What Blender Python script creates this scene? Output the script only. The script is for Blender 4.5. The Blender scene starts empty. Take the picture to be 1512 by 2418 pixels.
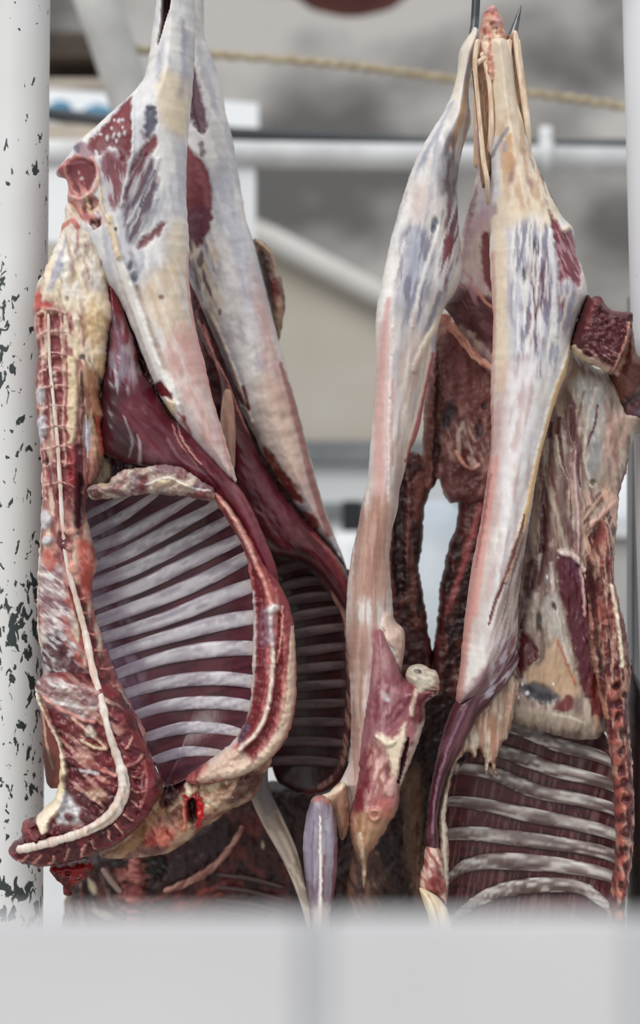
import bpy, math
import numpy as np
from math import pi, sin, cos, radians
C = bpy.context.scene.collection
D0, S0, ZC = 3.0, 1612.0, 1.55          # camera distance, pixels per metre at Y = 0, camera height

def kk(Y): return (Y + D0) / (D0 * S0)
def W(x, y, Y):
    k = kk(Y); return ((x-756)*k, Y, ZC + (1209-y)*k)
def lin(c):
    c = np.asarray(c, float)/255.0
    return np.where(c <= .04045, c/12.92, ((c+.055)/1.055)**2.4)

# ---------------------------------------------------------------- noise
def _hash(ix, iy, seed):
    h = (ix*374761393 + iy*668265263 + seed*974634777) & 0x7fffffff
    h = ((h ^ (h >> 13))*1274126177) & 0x7fffffff
    return ((h ^ (h >> 16)) & 0xffff)/65535.0
def vnoise(x, y, seed=0):
    ix = np.floor(x).astype(np.int64); iy = np.floor(y).astype(np.int64)
    fx = x-ix; fy = y-iy
    fx = fx*fx*(3-2*fx); fy = fy*fy*(3-2*fy)
    a = _hash(ix, iy, seed); b = _hash(ix+1, iy, seed); c = _hash(ix, iy+1, seed); d = _hash(ix+1, iy+1, seed)
    return (a*(1-fx)+b*fx)*(1-fy) + (c*(1-fx)+d*fx)*fy
def fbm(x, y, seed=0, o=3):
    s = 0; a = .5; t = 0
    for i in range(o):
        s = s + a*vnoise(x*2**i, y*2**i, seed+i*17); t += a; a *= .5
    return s/t
def sst(e0, e1, x):
    t = np.clip((x-e0)/(e1-e0+1e-9), 0, 1); return t*t*(3-2*t)

# ---------------------------------------------------------------- 2-D outlines
def catmull(pts, closed, n=8):
    P = np.asarray(pts, float); m = len(P); out = []
    rng = range(m) if closed else range(m-1)
    for i in rng:
        if closed: p0, p1, p2, p3 = P[(i-1) % m], P[i], P[(i+1) % m], P[(i+2) % m]
        else: p0, p1, p2, p3 = P[max(i-1, 0)], P[i], P[i+1], P[min(i+2, m-1)]
        for j in range(n):
            t = j/n
            out.append(.5*((2*p1)+(-p0+p2)*t+(2*p0-5*p1+4*p2-p3)*t*t+(-p0+3*p1-3*p2+p3)*t**3))
    if not closed: out.append(P[-1])
    return np.array(out)
def resample(P, step, closed):
    Q = np.vstack([P, P[:1]]) if closed else P
    d = np.r_[0, np.cumsum(np.hypot(*(np.diff(Q[:, :2], axis=0).T)))]
    n = max(3, int(round(d[-1]/step)))
    t = np.linspace(0, d[-1], n+1)
    if closed: t = t[:-1]
    return np.stack([np.interp(t, d, Q[:, i]) for i in range(Q.shape[1])], 1)
def outline(pts, step=6, jit=0, jsc=14, seed=3):
    P = resample(catmull(pts, True, 8), step, True)
    if jit:
        T = np.roll(P, -1, 0)-np.roll(P, 1, 0); T /= (np.hypot(T[:, 0], T[:, 1])[:, None]+1e-9)
        N = np.stack([-T[:, 1], T[:, 0]], 1)
        P = P + N*((fbm(P[:, 0]/jsc, P[:, 1]/jsc, seed)-.5)*2*jit)[:, None]
    return P
def seg_dist(X, Y, A, B, chunk=4000):
    """distance, closest point and segment parameter of points to segments A->B"""
    n = len(X); d = np.empty(n); cx = np.empty(n); cy = np.empty(n); si = np.empty(n, int); st = np.empty(n)
    AB = B-A; L2 = (AB**2).sum(1)+1e-9
    for s in range(0, n, chunk):
        x = X[s:s+chunk, None]; y = Y[s:s+chunk, None]
        t = np.clip(((x-A[:, 0])*AB[:, 0]+(y-A[:, 1])*AB[:, 1])/L2, 0, 1)
        qx = A[:, 0]+t*AB[:, 0]; qy = A[:, 1]+t*AB[:, 1]
        q = (x-qx)**2+(y-qy)**2; i = q.argmin(1); r = np.arange(len(i))
        d[s:s+chunk] = np.sqrt(q[r, i]); cx[s:s+chunk] = qx[r, i]; cy[s:s+chunk] = qy[r, i]; si[s:s+chunk] = i; st[s:s+chunk] = t[r, i]
    return d, cx, cy, si, st
def inside(X, Y, P, chunk=4000):
    x1, y1 = P[:, 0], P[:, 1]; x2, y2 = np.roll(x1, -1), np.roll(y1, -1)
    out = np.zeros(len(X), bool)
    for s in range(0, len(X), chunk):
        x = X[s:s+chunk, None]; y = Y[s:s+chunk, None]
        c = ((y1 > y) != (y2 > y)) & (x < (x2-x1)*(y-y1)/(y2-y1+1e-12)+x1)
        out[s:s+chunk] = c.sum(1) % 2 == 1
    return out
def sdist(X, Y, P):
    d, cx, cy, _, _ = seg_dist(X, Y, P, np.roll(P, -1, 0))
    return np.where(inside(X, Y, P), d, -d), cx, cy

# ---------------------------------------------------------------- paint ops: tissue colour, some shade and sheen painted in, with matching relief
def L(col, w, pts, a=1, s=.5, h=0, wv=2.5): return ('L', col, w, pts, a, s, h, wv)
def P(col, pts, a=1, s=6, h=0, wv=6): return ('P', col, pts, a, s, h, wv)
def N(col, ang, la, lc, thr, a, poly=None, s=18, h=0, seed=1, g=.14): return ('N', col, ang, la, lc, thr, a, poly, s, h, seed, g)
def E(col, ells, a=1, s=.35, h=0, wv=.15): return ('E', col, ells, a, s, h, wv)

def paint(X, Y, base, ops, seed=0):
    n = len(X); col = np.tile(lin(base), (n, 1)); hg = np.zeros(n)
    wx = fbm(X/11, Y/11, seed+5)-.5; wy = fbm(X/11+50, Y/11, seed+9)-.5
    for op in ops:
        k = op[0]
        if k == 'L':
            _, c, w, pts, a, s, h, wv = op
            pw = [(p[0], p[1], p[2] if len(p) > 2 else w) for p in pts]
            Q = catmull(pw, False, 6); mw = Q[:, 2].max()+abs(wv)*2
            m = (X > Q[:, 0].min()-mw) & (X < Q[:, 0].max()+mw) & (Y > Q[:, 1].min()-mw) & (Y < Q[:, 1].max()+mw)
            if not m.any(): continue
            d, _, _, i, t = seg_dist(X[m]+wx[m]*wv*2, Y[m]+wy[m]*wv*2, Q[:-1, :2], Q[1:, :2])
            ww = np.maximum(Q[i, 2]*(1-t)+Q[i+1, 2]*t, .3)
            mk = 1-sst(1-s, 1+s*.6, d/ww)
        elif k == 'P':
            _, c, pts, a, s, h, wv = op
            Q = outline(pts, 8); mw = s+wv*2
            m = (X > Q[:, 0].min()-mw) & (X < Q[:, 0].max()+mw) & (Y > Q[:, 1].min()-mw) & (Y < Q[:, 1].max()+mw)
            if not m.any(): continue
            sd, _, _ = sdist(X[m]+wx[m]*wv*2, Y[m]+wy[m]*wv*2, Q)
            mk = sst(-s*.5, s, sd)
        elif k == 'N':
            _, c, ang, la, lc, thr, a, poly, s, h, sd_, g = op
            ca, sa = cos(radians(ang)), sin(radians(ang))
            m = np.ones(n, bool); pm = 1
            if poly is not None:
                Q = outline(poly, 8)
                m = (X > Q[:, 0].min()-s) & (X < Q[:, 0].max()+s) & (Y > Q[:, 1].min()-s) & (Y < Q[:, 1].max()+s)
                if not m.any(): continue
                q, _, _ = sdist(X[m], Y[m], Q); pm = sst(-s, s, q)
            x = X[m]+wx[m]*lc*.6; y = Y[m]+wy[m]*lc*.6
            f = fbm((x*ca+y*sa)/la, (-x*sa+y*ca)/lc, seed+sd_*31, 2)
            mk = sst(thr-g, thr+g, f)*pm
        else:
            _, c, ells, a, s, h, wv = op
            for e in ells:
                x0, y0, rx, ry = e[:4]; an = radians(e[4]) if len(e) > 4 else 0
                r = max(rx, ry)*1.5
                m = (abs(X-x0) < r) & (abs(Y-y0) < r)
                if not m.any(): continue
                x = X[m]-x0; y = Y[m]-y0
                u = (x*cos(an)+y*sin(an))/rx; v = (-x*sin(an)+y*cos(an))/ry
                q = np.hypot(u, v)+wx[m]*wv*4
                mk = (1-sst(1-s, 1+s, q))*a
                col[m] += (lin(c)-col[m])*mk[:, None]; hg[m] += h*mk
            continue
        mk = mk*a
        col[m] += (lin(c)-col[m])*mk[:, None]; hg[m] += h*mk
    return np.clip(col, 0, 1)**1.13*1.12, hg

# ---------------------------------------------------------------- objects
def link_mesh(name, V, F, col, mat, parent, smooth=True):
    me = bpy.data.meshes.new(name)
    off = np.array(parent.location) if parent is not None and parent.parent is None else (np.array(parent.parent.location) if parent is not None else np.zeros(3))
    me.from_pydata((np.asarray(V)-off).tolist(), [], F)
    if col is not None:
        at = me.color_attributes.new('Col', 'FLOAT_COLOR', 'POINT')
        at.data.foreach_set('color', np.c_[col, np.ones(len(col))].astype(np.float32).ravel())
    if smooth: me.polygons.foreach_set('use_smooth', np.ones(len(me.polygons), bool))
    me.materials.append(mat); me.update()
    o = bpy.data.objects.new(name, me); C.objects.link(o)
    if parent is not None: o.parent = parent
    return o

def blob(name, parent, pts, Y0, Tf, ops=(), base=(200, 190, 180), Tb=None, R=60, step=3, jit=0, jsc=14, dfun=None, mat=None, seed=0, lump=0, lsc=18, lang=90, lan=1, flat=False):
    """a solid with the traced outline, rounded to thickness Tf towards the front and Tb towards the back"""
    if Tb is None: Tb = Tf*.6
    Q = outline(pts, 5, jit, jsc, seed+3)
    x0, y0 = Q.min(0)-step*1.5; x1, y1 = Q.max(0)+step*1.5
    gx = np.arange(x0, x1+step, step); gy = np.arange(y0, y1+step, step)
    X, Yp = np.meshgrid(gx, gy); sh = X.shape; X = X.ravel(); Yp = Yp.ravel()
    sd, cx, cy = sdist(X, Yp, Q)
    core = (sd > .35*step).reshape(sh)
    cell = core[:-1, :-1] | core[1:, :-1] | core[:-1, 1:] | core[1:, 1:]
    idx = np.arange(sh[0]*sh[1]).reshape(sh)
    quads = np.stack([idx[:-1, :-1][cell], idx[1:, :-1][cell], idx[1:, 1:][cell], idx[:-1, 1:][cell]], 1)
    used = np.zeros(X.size, bool); used[quads.ravel()] = True
    rim = used & (sd <= .35*step)
    X = np.where(rim, cx, X); Yp = np.where(rim, cy, Yp); sd = np.where(rim, 0, sd)
    u = np.where(used)[0]; mp = -np.ones(X.size, int); mp[u] = np.arange(len(u))
    X = X[u]; Yp = Yp[u]; sd = sd[u]; rim = rim[u]; quads = mp[quads]
    col, hg = paint(X, Yp, base, ops, seed)
    t = np.clip(sd/R, 0, 1); pr = np.sqrt(1-(1-t)**2)
    fade = sst(0, min(10, R*.5), sd)
    ca, sa = cos(radians(lang)), sin(radians(lang))
    if lump: hg = hg + lump*(fbm((X*ca+Yp*sa)/(lsc*lan), (-X*sa+Yp*ca)/lsc, seed+77, 3)-.5)*2
    dy = dfun(X, Yp) if dfun is not None else 0
    k = kk(Y0); wx = (X-756)*k; wz = ZC+(1209-Yp)*k
    front = np.stack([wx, Y0+dy-(Tf*pr+hg*fade), wz], 1)
    back = np.stack([wx, Y0+dy+Tb*pr, wz], 1)
    ib = np.where(~rim)[0]; mb = np.arange(len(X)); mb[ib] = len(X)+np.arange(len(ib))
    V = np.vstack([front, back[ib]]); colA = np.vstack([col, col[ib]])
    F = quads[:, ::1].tolist()+mb[quads][:, ::-1].tolist()
    return link_mesh(name, V, F, colA, mat or M['flesh'], parent)

def ext(r, e):
    def o(a, b):
        dx, dy = a[0]-b[0], a[1]-b[1]; m = math.hypot(dx, dy)+1e-6; return (a[0]+dx/m*e, a[1]+dy/m*e)+tuple(a[2:])
    return [o(r[0], r[1])]+list(r)+[o(r[-1], r[-2])]

def strand(name, parent, pts, Y0, ops=(), base=(220, 205, 190), ratio=.8, step=4, ring=14, mat=None, seed=0, dfun=None, lift=0, wob=0):
    """a tapering cord or rib swept along px points (x, y, half width[, depth offset])"""
    Pp = np.array([(p[0], p[1], p[2], p[3] if len(p) > 3 else 0) for p in pts], float)
    Q = resample(catmull(Pp, False, 10), step, False)
    T = np.gradient(Q[:, :2], axis=0); T /= np.hypot(T[:, 0], T[:, 1])[:, None]+1e-9
    Nn = np.stack([-T[:, 1], T[:, 0]], 1); n = len(Q)
    w = Q[:, 2].copy(); s = np.arange(n)*step
    cap = np.minimum(1, np.minimum(s, s[::-1])/(w+1e-6)); w = w*np.sqrt(np.maximum(1-(1-cap)**2, .02))
    if wob: w = w*(1+wob*(fbm(s/14.0, s*0+seed, seed)-.5)*2)
    k = kk(Y0); th = np.arange(ring)/ring*2*pi
    X = Q[:, None, 0]+Nn[:, None, 0]*w[:, None]*np.cos(th); Yp = Q[:, None, 1]+Nn[:, None, 1]*w[:, None]*np.cos(th)
    dy = Q[:, 3].copy()
    if dfun is not None: dy = dy+dfun(Q[:, 0], Q[:, 1])
    Yw = Y0+(dy-lift)[:, None]-(w*k*ratio)[:, None]*np.sin(th)
    col, hg = paint(X.ravel(), Yp.ravel(), base, ops, seed)
    V = np.stack([(X.ravel()-756)*k, Yw.ravel()-hg*np.tile(np.maximum(np.sin(th), 0), n), ZC+(1209-Yp.ravel())*k], 1)
    F = []
    for i in range(n-1):
        for j in range(ring):
            a = i*ring+j; b = i*ring+(j+1) % ring
            F.append((a, b, b+ring, a+ring))
    F.append(tuple(range(ring))[::-1]); F.append(tuple(range((n-1)*ring, n*ring)))
    return link_mesh(name, V, F, col, mat or M['flesh'], parent)

class Bowl:
    def __init__(s, pts, depth, R): s.Q = outline(pts, 8); s.d = depth; s.R = R
    def __call__(s, x, y):
        q, _, _ = sdist(np.asarray(x, float), np.asarray(y, float), s.Q)
        t = np.clip(q/s.R, 0, 1); return s.d*np.sqrt(1-(1-t)**2)

def tube(name, parent, pts, r, mat, ring=20, smooth=True, cap=True):
    """round bar through world points; r a number or one radius per point"""
    from mathutils import Vector
    Q = [Vector(p) for p in pts]; n = len(Q); rr = r if hasattr(r, '__len__') else [r]*n
    V = []; F = []; up = None
    for i in range(n):
        t = (Q[min(i+1, n-1)]-Q[max(i-1, 0)]).normalized()
        if up is None:
            up = Vector((0, 1, 0)) if abs(t.y) < .9 else Vector((1, 0, 0))
        a = t.cross(up).normalized(); up = a.cross(t).normalized()
        for j in range(ring):
            th = 2*pi*j/ring; V.append(tuple(Q[i]+(a*cos(th)+up*sin(th))*rr[i]))
    for i in range(n-1):
        for j in range(ring):
            a = i*ring+j; b = i*ring+(j+1) % ring; F.append((a, b, b+ring, a+ring))
    if cap: F.append(tuple(range(ring))[::-1]); F.append(tuple(range((n-1)*ring, n*ring)))
    return link_mesh(name, V, F, None, mat, parent, smooth)

def box(name, parent, lo, hi, mat, bev=.004):
    import bmesh
    bm = bmesh.new(); bmesh.ops.create_cube(bm, size=1)
    for v in bm.verts:
        v.co = [(lo[i]+hi[i])/2+v.co[i]*(hi[i]-lo[i]) for i in range(3)]
    if bev: bmesh.ops.bevel(bm, geom=bm.edges[:], offset=bev, segments=2, affect='EDGES')
    V = [tuple(v.co) for v in bm.verts]; F = [[v.index for v in f.verts] for f in bm.faces]; bm.free()
    return link_mesh(name, V, F, None, mat, parent, False)
def pbox(name, parent, x0, y0, x1, y1, Y, t, mat, bev=.004):
    a = W(x0, y1, Y); b = W(x1, y0, Y); return box(name, parent, (a[0], Y, a[2]), (b[0], Y+t, b[2]), mat, bev)
def prism(name, parent, pts, Y, t, mat):
    V = [W(x, y, Y) for x, y in pts]; n = len(V)
    V += [(v[0], v[1]+t, v[2]) for v in V]
    F = [tuple(range(n))[::-1], tuple(range(n, 2*n))]+[(i, (i+1) % n, n+(i+1) % n, n+i) for i in range(n)]
    return link_mesh(name, V, F, None, mat, parent, False)

def tag(o, label, cat, group=None):
    o['label'] = label; o['category'] = cat
    if group: o['group'] = group
    return o
def root(name, label, cat, loc, group=None):
    o = bpy.data.objects.new(name, None); C.objects.link(o); o.location = loc; o.empty_display_size = .05
    return tag(o, label, cat, group)
def struct(o): o['kind'] = 'structure'; return o

# ---------------------------------------------------------------- materials
M = {}
def new_mat(name):
    m = bpy.data.materials.new(name); m.use_nodes = True; nt = m.node_tree
    return m, nt, nt.nodes['Principled BSDF']
def nd(nt, t, **kw):
    n = nt.nodes.new(t)
    for k, v in kw.items():
        if k in n.inputs: n.inputs[k].default_value = v
        else: setattr(n, k, v)
    return n
def flesh(name, rough, bump, var=.07, spec=.5, coat=0):
    m, nt, b = new_mat(name); lk = nt.links.new
    at = nd(nt, 'ShaderNodeVertexColor', layer_name='Col'); tc = nd(nt, 'ShaderNodeTexCoord')
    n1 = nd(nt, 'ShaderNodeTexNoise', Scale=90.0, Detail=3.0); lk(tc.outputs['Object'], n1.inputs['Vector'])
    mr = nd(nt, 'ShaderNodeMapRange'); mr.inputs[1].default_value = .3; mr.inputs[2].default_value = .7; mr.inputs[3].default_value = 1-var; mr.inputs[4].default_value = 1+var*.6
    lk(n1.outputs['Fac'], mr.inputs[0])
    mx = nd(nt, 'ShaderNodeMixRGB', blend_type='MULTIPLY'); mx.inputs[0].default_value = 1
    lk(at.outputs['Color'], mx.inputs[1]); lk(mr.outputs[0], mx.inputs[2]); lk(mx.outputs[0], b.inputs['Base Color'])
    mp = nd(nt, 'ShaderNodeMapping'); mp.inputs['Scale'].default_value = (1, 1, .35); lk(tc.outputs['Object'], mp.inputs[0])
    n2 = nd(nt, 'ShaderNodeTexNoise', Scale=110.0, Detail=3.0); lk(mp.outputs[0], n2.inputs['Vector'])
    bp = nd(nt, 'ShaderNodeBump', Strength=bump, Distance=.004); lk(n2.outputs['Fac'], bp.inputs['Height']); lk(bp.outputs[0], b.inputs['Normal'])
    b.inputs['Roughness'].default_value = rough; b.inputs['Specular IOR Level'].default_value = spec
    b.inputs['Coat Weight'].default_value = coat; b.inputs['Coat Roughness'].default_value = .2
    M[name] = m
def plain(name, c, rough=.6, metal=0, c2=None, scale=4.0, lo=.4, hi=.6, bump=0, stretch=(1, 1, 1), detail=5.0):
    m, nt, b = new_mat(name); lk = nt.links.new
    b.inputs['Roughness'].default_value = rough; b.inputs['Metallic'].default_value = metal
    tc = nd(nt, 'ShaderNodeTexCoord'); mp = nd(nt, 'ShaderNodeMapping'); mp.inputs['Scale'].default_value = stretch; lk(tc.outputs['Object'], mp.inputs[0])
    n = nd(nt, 'ShaderNodeTexNoise', Scale=scale, Detail=detail); lk(mp.outputs[0], n.inputs['Vector'])
    r = nd(nt, 'ShaderNodeValToRGB'); r.color_ramp.elements[0].position = lo; r.color_ramp.elements[1].position = hi
    r.color_ramp.elements[0].color = (*lin(c), 1); r.color_ramp.elements[1].color = (*lin(c2 or c), 1)
    lk(n.outputs['Fac'], r.inputs[0]); lk(r.outputs[0], b.inputs['Base Color'])
    if bump:
        bp = nd(nt, 'ShaderNodeBump', Strength=bump, Distance=.01); lk(n.outputs['Fac'], bp.inputs['Height']); lk(bp.outputs[0], b.inputs['Normal'])
    M[name] = m; return m
def chipped(name, paint_c, paint2, chip_c, thr_top, thr_bot, ztop, zbot, low=None, zlow=0):
    """painted pole whose flaked chips grow denser towards the bottom"""
    m, nt, b = new_mat(name); lk = nt.links.new
    tc = nd(nt, 'ShaderNodeTexCoord'); mp = nd(nt, 'ShaderNodeMapping'); mp.inputs['Scale'].default_value = (1, 1, .55); lk(tc.outputs['Object'], mp.inputs[0])
    n = nd(nt, 'ShaderNodeTexNoise', Scale=84.0, Detail=3.0, Roughness=.55, Distortion=.6); lk(mp.outputs[0], n.inputs['Vector'])
    nb = nd(nt, 'ShaderNodeTexNoise', Scale=9.0, Detail=2.0); lk(mp.outputs[0], nb.inputs['Vector'])
    sx = nd(nt, 'ShaderNodeSeparateXYZ'); lk(tc.outputs['Object'], sx.inputs[0])
    mr = nd(nt, 'ShaderNodeMapRange'); lk(sx.outputs['Z'], mr.inputs[0])
    for i, v in zip((1, 2, 3, 4), (zbot, ztop, thr_bot, thr_top)): mr.inputs[i].default_value = v
    s0 = nd(nt, 'ShaderNodeMath', operation='SUBTRACT'); lk(nb.outputs['Fac'], s0.inputs[0]); s0.inputs[1].default_value = .5
    s1 = nd(nt, 'ShaderNodeMath', operation='MULTIPLY'); lk(s0.outputs[0], s1.inputs[0]); s1.inputs[1].default_value = .45
    ad = nd(nt, 'ShaderNodeMath', operation='ADD'); lk(n.outputs['Fac'], ad.inputs[0]); lk(s1.outputs[0], ad.inputs[1])
    sb = nd(nt, 'ShaderNodeMath', operation='SUBTRACT'); lk(ad.outputs[0], sb.inputs[0]); lk(mr.outputs[0], sb.inputs[1])
    ma = nd(nt, 'ShaderNodeMapRange'); lk(sb.outputs[0], ma.inputs[0]); ma.inputs[1].default_value = -.006; ma.inputs[2].default_value = .012
    n3 = nd(nt, 'ShaderNodeTexNoise', Scale=6.0, Detail=4.0); lk(tc.outputs['Object'], n3.inputs['Vector'])
    pr = nd(nt, 'ShaderNodeMixRGB'); lk(n3.outputs['Fac'], pr.inputs[0]); pr.inputs[1].default_value = (*lin(paint_c), 1); pr.inputs[2].default_value = (*lin(paint2), 1)
    src = pr
    if low:
        ml = nd(nt, 'ShaderNodeMapRange'); lk(sx.outputs['Z'], ml.inputs[0]); ml.inputs[1].default_value = zlow-.01; ml.inputs[2].default_value = zlow+.01
        pl = nd(nt, 'ShaderNodeMixRGB'); lk(ml.outputs[0], pl.inputs[0]); pl.inputs[1].default_value = (*lin(low), 1); lk(pr.outputs[0], pl.inputs[2]); src = pl
    mx = nd(nt, 'ShaderNodeMixRGB'); lk(ma.outputs[0], mx.inputs[0]); lk(src.outputs[0], mx.inputs[1]); mx.inputs[2].default_value = (*lin(chip_c), 1)
    lk(mx.outputs[0], b.inputs['Base Color'])
    bp = nd(nt, 'ShaderNodeBump', Strength=.5, Distance=.002, invert=True); lk(ma.outputs[0], bp.inputs['Height']); lk(bp.outputs[0], b.inputs['Normal'])
    b.inputs['Roughness'].default_value = .45
    M[name] = m
# ================================================================ palette (sRGB of the tissues)
fat = (226, 212, 190); cream = (216, 198, 168); silver = (208, 207, 209); white = (226, 222, 218); blue = (152, 155, 172); dblue = (84, 84, 100)
meat = (116, 46, 54); wine = (88, 30, 44); dark = (52, 20, 28); red = (160, 58, 54); bright = (180, 20, 30); pink = (212, 152, 142)
skin = (214, 184, 170); bone = (224, 208, 196); brown = (92, 54, 46); mauve = (136, 96, 108); tan = (178, 142, 116); black = (24, 14, 15); grey = (176, 168, 162)
yel = (214, 188, 148); orange = (190, 92, 76); mem = (182, 168, 156)
flesh('flesh', .46, .16); flesh('wet', .34, .16, spec=.5, coat=.1); flesh('dry', .62, .3)

def pts_off(o, *p): return [(o[0]+x/o[2], o[1]+y/o[2]) for x, y in p]

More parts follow.
